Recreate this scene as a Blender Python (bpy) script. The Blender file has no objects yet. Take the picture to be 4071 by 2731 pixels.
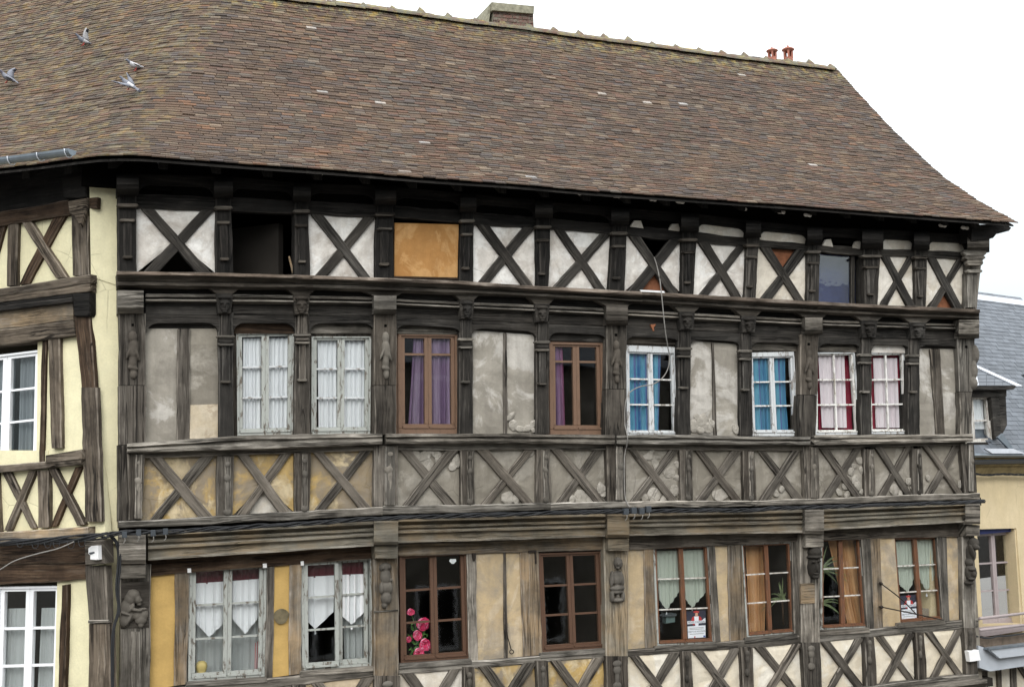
import bpy, bmesh, math, random
import numpy as np
from mathutils import Matrix, Vector
R = math.radians
scene = bpy.context.scene
col = scene.collection
rnd = random.Random(7)

# ------------------------------------------------------------------ camera
PW, PH, FPX = 4071, 2731, 4700.0             # photograph size and focal length in photograph pixels
_X = np.array([11709., 276., FPX]); _X /= np.linalg.norm(_X)
_Z = np.array([-904., -41904., FPX]); _Z /= np.linalg.norm(_Z)
_Z = _Z - (_Z @ _X) * _X; _Z /= np.linalg.norm(_Z)
_Y = np.cross(_Z, _X)
CM = np.stack([_X, _Y, _Z])                   # camera (right, down, forward) -> world
CAM = np.array([0., -13.9, 5.3])
cd = bpy.data.cameras.new('camera'); cam = bpy.data.objects.new('camera', cd); col.objects.link(cam)
rt, dn, fw = CM[:, 0], CM[:, 1], CM[:, 2]
cam.matrix_world = Matrix([[rt[0], -dn[0], -fw[0], CAM[0]], [rt[1], -dn[1], -fw[1], CAM[1]], [rt[2], -dn[2], -fw[2], CAM[2]], [0, 0, 0, 1]])
cd.sensor_width = 36; cd.lens = FPX / PW * 36; cd.clip_start = 0.05; cd.clip_end = 3000
scene.camera = cam
# ------------------------------------------------------------------ sky, sun, exposure
world = bpy.data.worlds.new('World'); scene.world = world; world.use_nodes = True
wn = world.node_tree; wn.nodes.clear()
sky = wn.nodes.new('ShaderNodeTexSky'); sky.sky_type = 'NISHITA'; sky.sun_disc = False
SUN_EL, SUN_AZ = 36, -25                      # azimuth of the sun seen from the facade normal, to the left
sky.sun_elevation = R(SUN_EL); sky.sun_rotation = R(180 + 25); sky.dust_density = 4; sky.air_density = 1
hs = wn.nodes.new('ShaderNodeHueSaturation'); hs.inputs['Saturation'].default_value = 0.25
mixw = wn.nodes.new('ShaderNodeMix'); mixw.data_type = 'RGBA'; mixw.inputs['Factor'].default_value = 0.9
# overcast cloud: brightest overhead, a third of that at the horizon, faintly blue there
tcw = wn.nodes.new('ShaderNodeTexCoord'); sxw = wn.nodes.new('ShaderNodeSeparateXYZ'); wn.links.new(tcw.outputs['Generated'], sxw.inputs[0])
rpw = wn.nodes.new('ShaderNodeValToRGB'); wn.links.new(sxw.outputs['Z'], rpw.inputs[0])
SKYZ = 22.0
rpw.color_ramp.elements[0].position = 0; rpw.color_ramp.elements[0].color = (.13, .163, .176, 1)
rpw.color_ramp.elements[1].position = 1; rpw.color_ramp.elements[1].color = (1, 1, 1, 1)
scw = wn.nodes.new('ShaderNodeVectorMath'); scw.operation = 'SCALE'; scw.inputs['Scale'].default_value = SKYZ; wn.links.new(rpw.outputs[0], scw.inputs[0]); wn.links.new(scw.outputs[0], mixw.inputs['B'])
bg = wn.nodes.new('ShaderNodeBackground'); bg.inputs['Strength'].default_value = 0.13
wo = wn.nodes.new('ShaderNodeOutputWorld')
wn.links.new(sky.outputs[0], hs.inputs['Color']); wn.links.new(hs.outputs[0], mixw.inputs['A'])
wn.links.new(mixw.outputs['Result'], bg.inputs['Color']); wn.links.new(bg.outputs[0], wo.inputs[0])
sl = bpy.data.lights.new('sun', 'SUN'); sl.energy = 1.3; sl.angle = R(40); sl.color = (1, .97, .93)
so = bpy.data.objects.new('sun', sl); col.objects.link(so); so.location = (-6, -12, 25)
sd = Vector((math.sin(R(SUN_AZ)) * math.cos(R(SUN_EL)), -math.cos(R(SUN_AZ)) * math.cos(R(SUN_EL)), math.sin(R(SUN_EL))))
so.rotation_euler = sd.to_track_quat('Z', 'Y').to_euler()
vs = scene.view_settings; vs.view_transform = 'Standard'; vs.look = 'None'; vs.gamma = 1; vs.use_curve_mapping = False; vs.exposure = 0.5
scene.render.engine = 'CYCLES'
scene.cycles.max_bounces = 6; scene.cycles.transparent_max_bounces = 12; scene.cycles.caustics_reflective = False; scene.cycles.caustics_refractive = False

# ------------------------------------------------------------------ geometry helpers
class Plane:
    """a vertical wall (or any plane): point from a photograph pixel, at distance d in front of the wall"""
    def __init__(s, O, U, V=(0, 0, 1)):
        s.O = np.array(O, float); s.U = np.array(U, float); s.U /= np.linalg.norm(s.U)
        s.V = np.array(V, float); s.V /= np.linalg.norm(s.V)
        s.N = np.cross(s.U, s.V)
    def pt(s, p, d=0.0):
        r = CM @ np.array([p[0] - PW / 2, p[1] - PH / 2, FPX])
        t = ((s.O + d * s.N - CAM) @ s.N) / (r @ s.N)
        return CAM + r * t
    def uv(s, w): return ((w - s.O) @ s.U, (w - s.O) @ s.V)
    def w(s, u, v, d=0.0): return s.O + u * s.U + v * s.V + d * s.N
def project(w):
    q = CM.T @ (np.asarray(w, float) - CAM); return np.array([PW / 2 + FPX * q[0] / q[2], PH / 2 + FPX * q[1] / q[2], q[2]])
MAIN = Plane((0, 0, 5.3), (1, 0, 0))
TH = R(45)
LEFT = Plane((.66, 0, 5.3), (math.cos(TH), -math.sin(TH), 0))
RIGHT = Plane((13.2, .45, 5.3), (math.cos(R(15)), math.sin(R(15)), 0))

def line(*pts):
    xs = [p[0] for p in pts]; ys = [p[1] for p in pts]
    def f(x):
        if x < xs[0]: return ys[0] + (ys[1] - ys[0]) / (xs[1] - xs[0]) * (x - xs[0])
        if x > xs[-1]: return ys[-1] + (ys[-1] - ys[-2]) / (xs[-1] - xs[-2]) * (x - xs[-1])
        return float(np.interp(x, xs, ys))
    return f
_nz = [np.random.RandomState(k).uniform(-1, 1, 257) for k in range(64)]
def nz(seed, x):
    t = _nz[seed % 64]; x = (x + seed * 3.7) % 256; i = int(x); f = x - i; f = f * f * (3 - 2 * f)
    return t[i] * (1 - f) + t[i + 1] * f
_seed = [0]
def nseed(): _seed[0] += 1; return _seed[0]

def finish(name, me, mat, parent, smooth=False, fix=True):
    if fix:
        bm = bmesh.new(); bm.from_mesh(me); bmesh.ops.recalc_face_normals(bm, faces=bm.faces); bm.to_mesh(me); bm.free()
    if smooth: me.polygons.foreach_set('use_smooth', [True] * len(me.polygons))
    if mat is not None: me.materials.append(mat)
    o = bpy.data.objects.new(name, me); col.objects.link(o)
    if parent is not None: attach(o, parent)
    return o
def attach(o, parent):
    o.parent = parent
    base = parent
    off = Matrix.Identity(4)
    while base is not None:
        off = Matrix.Translation(base.location) @ off if base.type == 'EMPTY' else off
        base = base.parent
    if parent.type == 'EMPTY': o.matrix_parent_inverse = off.inverted()
def mesh_obj(name, V, F, mat, parent=None, uv=None, smooth=False, fix=True):
    me = bpy.data.meshes.new(name)
    me.from_pydata([tuple(map(float, v)) for v in V], [], F)
    if uv is not None:
        l = me.uv_layers.new(name='UVMap')
        arr = np.array([uv[i] for f in F for i in f], float)
        l.data.foreach_set('uv', arr.ravel())
    me.update()
    return finish(name, me, mat, parent, smooth, fix)
def thing(name, label, cat, loc, group=None):
    o = bpy.data.objects.new(name, None); col.objects.link(o); o.empty_display_size = .2
    o.location = tuple(float(c) for c in loc); o['label'] = label; o['category'] = cat
    if group: o['group'] = group
    return o
def tag(o, label, cat, group=None):
    o['label'] = label; o['category'] = cat
    if group: o['group'] = group
    return o

def timber(name, q, pl, d, th, mat, parent, amp=.008, ch=.012, step=.12):
    """squared beam whose front face is the quad q = (a0, a1, b0, b1) in photograph pixels on plane pl, a -> b its length"""
    A0, A1, B0, B1 = [pl.pt(p, d) for p in q]
    L = np.linalg.norm((B0 + B1 - A0 - A1) / 2); n = max(3, int(L / step)); sd_ = nseed(); N = pl.N
    uo = rnd.uniform(0, 50); vo = rnd.uniform(0, 50)
    V = []; UV = []
    for i in range(n + 1):
        s = i / n; l = A0 + (B0 - A0) * s; r = A1 + (B1 - A1) * s; w = r - l; W = np.linalg.norm(w); w = w / W
        a = min(amp, W * .08)
        l = l + w * (nz(sd_, s * L * 2.2) * a + nz(sd_ + 3, s * L * 9) * a * .5); r = r + w * (nz(sd_ + 1, s * L * 2.2) * a + nz(sd_ + 4, s * L * 9) * a * .5)
        f = N * (nz(sd_ + 2, s * L * 3) * a * .4)
        c = min(ch, W * .2) * (1 + .5 * nz(sd_ + 5, s * L * 6))
        ring = [l - N * th, l - N * c + f, l + w * c + f, (l + r) / 2 + f + N * nz(sd_ + 6, s * L * 4) * a * .3, r - w * c + f, r - N * c + f, r - N * th]
        vs_ = [0, th, th + c, th + c + W / 2, th + W, th + W + c, 2 * th + W]
        V += ring; UV += [(uo + s * L, vo + v) for v in vs_]
    F = []
    for i in range(n):
        b = i * 7
        F += [(b + k, b + k + 1, b + k + 8, b + k + 7) for k in range(6)]
        F.append((b + 6, b, b + 7, b + 13))
    F.append(tuple(range(6, -1, -1))); F.append(tuple(range(n * 7, n * 7 + 7)))
    o = mesh_obj(name, V, F, mat, parent, UV, fix=False)
    wr = np.array([1. if (k % 7 in (1, 4) and k < n * 7) else 0. for k in range(len(F))])
    o.data.attributes.new('wear', 'FLOAT', 'FACE').data.foreach_set('value', wr)
    return o
def moulding(name, top, bot, x0, x1, prof, pl, back, mat, parent, amp=.004, step=70):
    """horizontal moulding: prof = (t, d) from the upper to the lower pixel line, d its distance in front of the wall"""
    n = max(4, int((x1 - x0) / step)); sd_ = nseed(); V = []; UV = []; m = len(prof) + 2; uo = rnd.uniform(0, 50); vo = rnd.uniform(0, 50)
    for i in range(n + 1):
        x = x0 + (x1 - x0) * i / n; ring = []
        for k, (t, d) in enumerate(prof):
            dd = d + nz(sd_ + k, i * .9) * amp * 1.4
            ring.append(pl.pt((x, top(x) * (1 - t) + bot(x) * t + nz(sd_ + 9 + k, i * .8) * amp * 260), dd))
        a = ring[0]; z = ring[-1]
        a = a + pl.N * (back - (a - pl.O) @ pl.N); z = z + pl.N * (back - (z - pl.O) @ pl.N)
        ring = [a] + ring + [z]
        c = 0; u = pl.uv(ring[0])[0]
        for k, p in enumerate(ring):
            if k: c += np.linalg.norm(p - ring[k - 1])
            UV.append((uo + u, vo + c))
        V += ring
    F = []
    for i in range(n):
        b = i * m
        F += [(b + k, b + k + 1, b + m + k + 1, b + m + k) for k in range(m - 1)] + [(b + m - 1, b, b + m, b + 2 * m - 1)]
    F.append(tuple(range(m - 1, -1, -1))); F.append(tuple(range(n * m, n * m + m)))
    o = mesh_obj(name, V, F, mat, parent, UV, fix=False)
    # narrow arrises of the profile are rubbed pale
    ds = [0.] + [p[1] for p in prof] + [0.]; wk = [0.] * m
    for k in range(1, m - 2):
        if abs(prof[k][0] - prof[k - 1][0]) < .085 and prof[k][1] >= max(p[1] for p in prof[max(0, k - 3):k + 3]) - .012: wk[k] = 1.
    o.data.attributes.new('wear', 'FLOAT', 'FACE').data.foreach_set('value', np.array([wk[k % m] if k < n * m else 0. for k in range(len(F))]))
    return o
def prism(name, pts, pl, d, th, mat, parent, ch=.008, horiz=True):
    """solid with the pixel outline pts as its front face"""
    P = [pl.pt(p, d) for p in pts]; n = len(P); c = sum(P) / n
    uo = rnd.uniform(0, 50); vo = rnd.uniform(0, 50); V = []; UV = []
    def put(p, e):
        u, v = pl.uv(p); V.append(p); UV.append((uo + u, vo + v + e) if horiz else (uo + v, vo + u + e))
    if ch > 0:
        for p in P:
            k = c - p; k = k / np.linalg.norm(k); put(p + k * ch, 0)
        for p in P: put(p - pl.N * ch, ch)
        for p in P: put(p - pl.N * th, th)
        rings = 3
    else:
        for p in P: put(p, 0)
        for p in P: put(p - pl.N * th, th)
        rings = 2
    F = [tuple(range(n))]
    for r in range(rings - 1): F += [(r * n + i, r * n + (i + 1) % n, (r + 1) * n + (i + 1) % n, (r + 1) * n + i) for i in range(n)]
    F.append(tuple(range((rings - 1) * n, rings * n))[::-1])
    return mesh_obj(name, V, F, mat, parent, UV)
def panel(name, q, pl, d, mat, parent, amp=.008, th=.07, step=.09):
    """rough plaster infill: quad TL, TR, BR, BL in pixels, uneven front"""
    TL, TR, BR, BL = [pl.pt(p, d) for p in q]
    w = np.linalg.norm(TR - TL); h = np.linalg.norm(BL - TL); n = max(2, int(w / step)); m = max(2, int(h / step)); sd_ = nseed(); V = []; idx = {}
    for j in range(m + 1):
        for i in range(n + 1):
            s, t = i / n, j / m
            p = (TL * (1 - s) + TR * s) * (1 - t) + (BL * (1 - s) + BR * s) * t
            e = min(s, 1 - s, t, 1 - t); k = (nz(sd_ + j % 5, i * .8) + nz(sd_ + 7 + i % 5, j * .8)) * .5 * amp - (amp * .9 if e == 0 else 0)
            idx[i, j] = len(V); V.append(p + pl.N * k)
    F = [(idx[i, j], idx[i, j + 1], idx[i + 1, j + 1], idx[i + 1, j]) for j in range(m) for i in range(n)]
    rim = [idx[i, 0] for i in range(n + 1)] + [idx[n, j] for j in range(1, m + 1)] + [idx[i, m] for i in range(n - 1, -1, -1)] + [idx[0, j] for j in range(m - 1, 0, -1)]
    b = len(V); V += [V[k] - pl.N * th for k in rim]; r = len(rim)
    F += [(rim[k], rim[(k + 1) % r], b + (k + 1) % r, b + k) for k in range(r)]; F.append(tuple(b + k for k in range(r))[::-1])
    return mesh_obj(name, V, F, mat, parent, smooth=False)
def box_pts(P8):
    return P8, [(0, 1, 2, 3), (7, 6, 5, 4), (0, 4, 5, 1), (1, 5, 6, 2), (2, 6, 7, 3), (3, 7, 4, 0)]
def wbox(name, c, sx, sy, sz, mat, parent=None, rz=0):
    V = []
    for dx, dy, dz in ((-1, -1, -1), (1, -1, -1), (1, 1, -1), (-1, 1, -1), (-1, -1, 1), (1, -1, 1), (1, 1, 1), (-1, 1, 1)):
        x, y = dx * sx / 2, dy * sy / 2
        V.append((c[0] + x * math.cos(rz) - y * math.sin(rz), c[1] + x * math.sin(rz) + y * math.cos(rz), c[2] + dz * sz / 2))
    return mesh_obj(name, V, [(0, 3, 2, 1), (4, 5, 6, 7), (0, 1, 5, 4), (1, 2, 6, 5), (2, 3, 7, 6), (3, 0, 4, 7)], mat, parent)
def tube_mesh(paths, r, seg=6):
    """paths: list of point lists -> verts, faces of round tubes; r a number or a list per point"""
    V = []; F = []
    for pts in paths:
        pts = [np.array(p, float) for p in pts]; n = len(pts); b = len(V)
        up = np.array([.13, .31, .94]); 
        for i, p in enumerate(pts):
            t = pts[min(i + 1, n - 1)] - pts[max(i - 1, 0)]; t = t / (np.linalg.norm(t) + 1e-9)
            a = np.cross(t, up); 
            if np.linalg.norm(a) < .15: a = np.cross(t, np.array([.9, .3, .1]))
            a /= np.linalg.norm(a); c = np.cross(t, a); rr = r[i] if isinstance(r, (list, tuple)) else r
            V += [p + (a * math.cos(k * 2 * math.pi / seg) + c * math.sin(k * 2 * math.pi / seg)) * rr for k in range(seg)]
        for i in range(n - 1):
            F += [(b + i * seg + k, b + i * seg + (k + 1) % seg, b + (i + 1) * seg + (k + 1) % seg, b + (i + 1) * seg + k) for k in range(seg)]
        F.append(tuple(range(b + seg - 1, b - 1, -1))); F.append(tuple(range(b + (n - 1) * seg, b + n * seg)))
    return V, F
def tube(name, pts, r, mat, parent=None, seg=6):
    V, F = tube_mesh([pts], r, seg); return mesh_obj(name, V, F, mat, parent, smooth=True)
def smooth_path(pts, n=8):
    pts = [np.array(p, float) for p in pts]; out = []
    for i in range(len(pts) - 1):
        p0 = pts[max(i - 1, 0)]; p1 = pts[i]; p2 = pts[i + 1]; p3 = pts[min(i + 2, len(pts) - 1)]
        for k in range(n):
            t = k / n
            out.append(.5 * ((2 * p1) + (-p0 + p2) * t + (2 * p0 - 5 * p1 + 4 * p2 - p3) * t * t + (-p0 + 3 * p1 - 3 * p2 + p3) * t ** 3))
    out.append(pts[-1]); return out
def blobs(name, pl, items, mat, parent, voxel=.009, d=0.0):
    """carved relief: ellipsoids (px, py, rx, ry, depth radius, tilt degrees, extra d) in pixels fused into one surface"""
    bm = bmesh.new()
    for it in items:
        px, py, rx, ry, rd, rot, ex = it
        c = pl.pt((px, py), d + ex); sc_ = FPX / project(c)[2]
        m = Matrix.Translation(Vector(c)) @ Matrix(((pl.U[0], pl.N[0], pl.V[0], 0), (pl.U[1], pl.N[1], pl.V[1], 0), (pl.U[2], pl.N[2], pl.V[2], 0), (0, 0, 0, 1))) @ Matrix.Rotation(R(rot), 4, 'Y') @ Matrix.Diagonal((rx / sc_, rd, ry / sc_, 1))
        bmesh.ops.create_icosphere(bm, subdivisions=2, radius=1, matrix=m)
    me = bpy.data.meshes.new(name); bm.to_mesh(me); bm.free()
    o = finish(name, me, mat, parent, True)
    k = o.modifiers.new('fuse', 'REMESH'); k.mode = 'VOXEL'; k.voxel_size = voxel; k.use_smooth_shade = True
    return o

# ------------------------------------------------------------------ materials
class NT:
    def __init__(s, name):
        s.m = bpy.data.materials.new(name); s.m.use_nodes = True; s.t = s.m.node_tree; s.t.nodes.clear()
        s.out = s.t.nodes.new('ShaderNodeOutputMaterial')
    def n(s, ty, **kw):
        o = s.t.nodes.new(ty)
        for k, v in kw.items(): setattr(o, k, v)
        return o
    def l(s, a, b): s.t.links.new(a, b)
    def geo(s): return s.n('ShaderNodeNewGeometry').outputs['Position']
    def uv(s): return s.n('ShaderNodeTexCoord').outputs['UV']
    def rand(s): return s.n('ShaderNodeObjectInfo').outputs['Random']
    def attr(s, name, out='Color'): o = s.n('ShaderNodeAttribute'); o.attribute_name = name; return o.outputs[out]
    def map(s, v, sc, loc=None, rot=None):
        o = s.n('ShaderNodeMapping'); s.l(v, o.inputs['Vector']); o.inputs['Scale'].default_value = sc
        if loc is not None: o.inputs['Location'].default_value = loc
        if rot is not None: o.inputs['Rotation'].default_value = rot
        return o.outputs[0]
    def noise(s, v, sc, det=4, ro=.55, dist=0, out='Fac'):
        o = s.n('ShaderNodeTexNoise'); s.l(v, o.inputs['Vector']); o.inputs['Scale'].default_value = sc; o.inputs['Detail'].default_value = det
        o.inputs['Roughness'].default_value = ro; o.inputs['Distortion'].default_value = dist; return o.outputs[out]
    def voro(s, v, sc, feat='F1', out='Distance'):
        o = s.n('ShaderNodeTexVoronoi'); o.feature = feat; s.l(v, o.inputs['Vector']); o.inputs['Scale'].default_value = sc; return o.outputs[out]
    def ramp(s, f, stops):
        o = s.n('ShaderNodeValToRGB'); s.l(f, o.inputs['Fac']); e = o.color_ramp.elements
        while len(e) < len(stops): e.new(.5)
        for k, (p, c) in enumerate(stops):
            e[k].position = p; e[k].color = (c, c, c, 1) if isinstance(c, (int, float)) else (*c, 1)
        return o.outputs['Color']
    def mix(s, f, a, b, mode='MIX'):
        o = s.n('ShaderNodeMix', data_type='RGBA', blend_type=mode)
        for sock, v in ((o.inputs['Factor'], f), (o.inputs['A'], a), (o.inputs['B'], b)):
            if isinstance(v, (int, float)): sock.default_value = v if sock.type == 'VALUE' else (v, v, v, 1)
            elif isinstance(v, tuple): sock.default_value = (*v, 1)
            else: s.l(v, sock)
        return o.outputs['Result']
    def math(s, op, a, b=0.0):
        o = s.n('ShaderNodeMath', operation=op)
        for i, v in enumerate((a, b)):
            if isinstance(v, (int, float)): o.inputs[i].default_value = v
            else: s.l(v, o.inputs[i])
        return o.outputs[0]
    def bump(s, h, st=.4, dist=.01, nrm=None):
        o = s.n('ShaderNodeBump'); o.inputs['Strength'].default_value = st; o.inputs['Distance'].default_value = dist; s.l(h, o.inputs['Height'])
        if nrm is not None: s.l(nrm, o.inputs['Normal'])
        return o.outputs[0]
    def pbr(s, colr, rough=.85, nrm=None, metal=0.0, spec=.3):
        o = s.n('ShaderNodeBsdfPrincipled')
        if isinstance(colr, tuple): o.inputs['Base Color'].default_value = (*colr, 1)
        else: s.l(colr, o.inputs['Base Color'])
        if isinstance(rough, (int, float)): o.inputs['Roughness'].default_value = rough
        else: s.l(rough, o.inputs['Roughness'])
        o.inputs['Metallic'].default_value = metal; o.inputs['Specular IOR Level'].default_value = spec
        if nrm is not None: s.l(nrm, o.inputs['Normal'])
        s.l(o.outputs[0], s.out.inputs[0]); return o
def c255(r, g, b):
    f = lambda v: (v / 255 / 12.92 if v <= 10 else ((v / 255 + .055) / 1.055) ** 2.4)
    return (f(r), f(g), f(b))
def mul(c, k): return tuple(x * k for x in c)

def timber_mat(name, dark, mid, light, crack=.5, tint=None, tintamt=.0, tscale=.9, bleach=None, ba=.5, wear=.5):
    t = NT(name); uv = t.uv(); rn = t.rand()
    cmb = t.n('ShaderNodeCombineXYZ'); t.l(t.math('MULTIPLY', rn, 37.0), cmb.inputs[0]); t.l(t.math('MULTIPLY', rn, 91.0), cmb.inputs[1])
    add = t.n('ShaderNodeVectorMath', operation='ADD'); t.l(uv, add.inputs[0]); t.l(cmb.outputs[0], add.inputs[1]); v = add.outputs[0]
    g = t.noise(t.map(v, (1.5, 40, 1)), 1, 6, .72, .8)
    g2 = t.noise(t.map(v, (.8, 15, 1)), 1, 4, .6, 1.0)
    gm = t.math('ADD', t.math('MULTIPLY', g, .5), t.math('MULTIPLY', g2, .5))
    md = tuple((x + y) / 2 for x, y in zip(dark, mid)); c = t.ramp(gm, [(.36, dark), (.44, md), (.5, mid), (.57, mul(mid, 1.2)), (.66, light)])
    ckn = t.noise(t.map(v, (.45, 12, 1)), 1, 3, .5, 1.6)
    ck = t.ramp(ckn, [(.462, 1), (.49, 0), (.51, 0), (.538, 1)])
    patch = t.ramp(t.noise(t.map(v, (1.1, 3, 1)), 1, 2), [(.46, 0), (.58, 1)])
    ckm = t.math('MULTIPLY', t.math('SUBTRACT', 1.0, ck), patch)
    if tint is not None: c = t.mix(t.math('MULTIPLY', t.ramp(t.noise(t.geo(), tscale, 5, .65), [(.42, 0), (.6, 1)]), tintamt), c, tint)
    if bleach is not None: c = t.mix(t.math('MULTIPLY', t.ramp(t.noise(t.map(v, (1.6, 12, 1)), 1, 5, .7), [(.53, 0), (.7, 1)]), ba), c, bleach)
    c = t.mix(t.ramp(t.noise(t.geo(), 2.1, 5, .65), [(.44, .0), (.66, .7)]), c, mul(dark, .9))
    wr = t.math('MULTIPLY', t.attr('wear', 'Fac'), t.math('MULTIPLY', t.ramp(t.noise(t.map(v, (5, 5, 1)), 1, 4), [(.35, .1), (.6, 1)]), wear))
    c = t.mix(wr, c, bleach or light)
    c = t.mix(t.math('MULTIPLY', ckm, crack), c, mul(dark, .3))
    var = t.math('ADD', t.math('MULTIPLY', rn, .5), .75)
    c = t.mix(1.0, c, var, 'MULTIPLY')
    wn_ = t.n('ShaderNodeTexWhiteNoise', noise_dimensions='1D'); t.l(rn, wn_.inputs['W'])
    c = t.mix(t.math('MULTIPLY', t.math('ADD', t.math('MULTIPLY', wn_.outputs['Value'], .6), t.math('MULTIPLY', t.noise(t.map(v, (.8, 2.5, 1)), 1, 3), .5)), .75), c, t.mix(1.0, c, (1.07, .99, .91), 'MULTIPLY'))
    h = t.math('SUBTRACT', gm, t.math('MULTIPLY', ckm, .8))
    t.pbr(c, .88, t.bump(h, .9, .02), spec=.2)
    return t.m
def plaster_mat(name, a, b, c=None, scale=1.4, lo=.42, hi=.6, streak=.25, dirt=None, da=.5, bump=.35, spots=.0):
    t = NT(name); p = t.geo()
    n1 = t.noise(p, scale, 6, .62, .4); n2 = t.noise(p, scale * 4.1, 6, .65); n3 = t.noise(p, 45, 4, .6)
    cc = t.mix(t.ramp(n1, [(lo, 0), (hi, 1)]), a, b)
    if c is not None: cc = t.mix(t.ramp(t.noise(t.map(p, (1, 1, 1), (7, 3, 9)), scale * 1.1, 6, .66, .6), [(.5, 0), (.56, 1)]), cc, c)
    cc = t.mix(t.ramp(n2, [(.35, .0), (.75, .45)]), cc, mul(a, .6))
    st = t.noise(t.map(p, (9, 9, .9)), 1, 4, .6)
    cc = t.mix(t.math('MULTIPLY', t.ramp(st, [(.45, 0), (.75, 1)]), streak), cc, mul(a, .45))
    if dirt is not None: cc = t.mix(t.math('MULTIPLY', t.ramp(t.noise(t.map(p, (1, 1, 1), (17, 13, 2)), 2.3, 6, .7, .5), [(.48, 0), (.66, 1)]), da), cc, dirt)
    cc = t.mix(t.ramp(n3, [(.3, .12), (.7, 0)]), cc, mul(a, .3))
    vo = t.voro(t.map(p, (1, 1, 1)), 2.1, 'DISTANCE_TO_EDGE'); ck = t.ramp(vo, [(.0, 1), (.012, 0)])
    ckm = t.math('MULTIPLY', ck, t.ramp(t.noise(p, 1.1, 3), [(.55, 0), (.62, .4)]))
    cc = t.mix(ckm, cc, mul(a, .25))
    h = t.math('ADD', t.math('MULTIPLY', n2, 1.0), t.math('MULTIPLY', n3, .35))
    t.pbr(cc, .93, t.bump(t.math('SUBTRACT', h, t.math('MULTIPLY', ckm, .8)), bump, .02), spec=.15)
    return t.m
def paint_mat(name, base, under, amt=.5, rough=.6, sc=1.0):
    """painted joinery, peeling to the wood"""
    t = NT(name); p = t.geo(); n = t.noise(t.map(p, (22 * sc, 22 * sc, 6 * sc)), 1, 6, .7, .5); n2 = t.noise(p, 60, 4)
    k = t.ramp(n, [(.62 - .25 * amt, 0), (.68 - .22 * amt, 1)])
    c = t.mix(k, t.mix(t.ramp(n2, [(.35, 0), (.8, .35)]), base, mul(base, .55)), under)
    t.pbr(c, rough, t.bump(t.math('SUBTRACT', n2, t.math('MULTIPLY', k, 1.5)), .4, .004), spec=.3); return t.m
def plain_mat(name, c, rough=.7, var=.25, sc=8, metal=0., spec=.3, bump=.15):
    t = NT(name); p = t.geo(); n = t.noise(p, sc, 5, .6)
    t.pbr(t.mix(t.ramp(n, [(.3, 0), (.75, 1)]), mul(c, 1 + var), mul(c, 1 - var)), rough, t.bump(n, bump, .01), metal, spec); return t.m
def cloth_mat(name, c, stripes=None, weave=(400, 400), trans=.35, wv=.15):
    """curtain fabric: stripes = list of (position, colour) across its width (UV u), woven threads as fine relief"""
    t = NT(name); uv = t.uv()
    cc = c
    if stripes:
        sx = t.n('ShaderNodeSeparateXYZ'); t.l(uv, sx.inputs[0])
        r = t.ramp(t.math('FRACT', sx.outputs[0]), stripes); r.node.color_ramp.interpolation = 'EASE'; cc = r
    n = t.noise(t.map(uv, (weave[0], weave[1], 1)), 1, 2)
    cc = t.mix(t.math('MULTIPLY', t.ramp(n, [(.4, 0), (.6, 1)]), wv), cc, (.02, .02, .03))
    d = t.n('ShaderNodeBsdfDiffuse'); tr = t.n('ShaderNodeBsdfTranslucent'); m = t.n('ShaderNodeMixShader'); m.inputs[0].default_value = trans
    for q in (d, tr):
        if isinstance(cc, tuple): q.inputs['Color'].default_value = (*cc, 1)
        else: t.l(cc, q.inputs['Color'])
    t.l(d.outputs[0], m.inputs[1]); t.l(tr.outputs[0], m.inputs[2]); t.l(m.outputs[0], t.out.inputs[0]); return t.m
def glass_mat(name, base=.03, wav=.035):
    t = NT(name); lw = t.n('ShaderNodeLayerWeight'); lw.inputs['Blend'].default_value = .5
    f = t.math('ADD', t.math('MULTIPLY', t.math('POWER', lw.outputs['Facing'], 5.0), .75), base)
    tr = t.n('ShaderNodeBsdfTransparent'); tr.inputs[0].default_value = (.96, .97, .97, 1); g = t.n('ShaderNodeBsdfGlossy'); g.inputs['Roughness'].default_value = .03
    t.l(t.bump(t.noise(t.geo(), 3.5, 2), wav, .02), g.inputs['Normal'])
    m = t.n('ShaderNodeMixShader'); t.l(f, m.inputs[0]); t.l(tr.outputs[0], m.inputs[1]); t.l(g.outputs[0], m.inputs[2]); t.l(m.outputs[0], t.out.inputs[0]); return t.m

MT = {}
MT['black'] = timber_mat('timber_black', (.007, .0066, .006), (.0155, .0145, .0135), (.032, .03, .028), .7, bleach=(.14, .13, .12), ba=.2, wear=.2)
MT['charcoal'] = timber_mat('timber_charcoal', (.014, .013, .012), (.038, .0355, .032), (.08, .075, .069), .7, bleach=(.2, .19, .175), ba=.3, wear=.35)
MT['grey'] = timber_mat('timber_grey', (.034, .031, .027), (.125, .117, .103), (.25, .236, .212), .85, bleach=(.36, .34, .305), ba=.55, wear=.6)
MT['greybrown'] = timber_mat('timber_greybrown', (.024, .0205, .017), (.078, .07, .06), (.155, .142, .124), .85, bleach=(.27, .25, .22), ba=.42, wear=.55)
MT['frieze'] = timber_mat('timber_frieze', (.038, .033, .028), (.112, .102, .088), (.195, .181, .16), .85, bleach=(.3, .28, .25), ba=.4, wear=.4)
MT['pale'] = timber_mat('timber_pale', (.045, .041, .035), (.185, .174, .154), (.34, .325, .295), .85, bleach=(.46, .44, .4), ba=.6, wear=.6)
MT['brown'] = timber_mat('timber_brown', (.012, .007, .0045), (.055, .036, .023), (.13, .092, .062), .85, bleach=(.22, .18, .145), ba=.35)
MT['oldbrown'] = timber_mat('timber_old_brown', (.022, .017, .013), (.112, .094, .074), (.25, .218, .178), .9, bleach=(.34, .305, .26), ba=.5)
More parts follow.
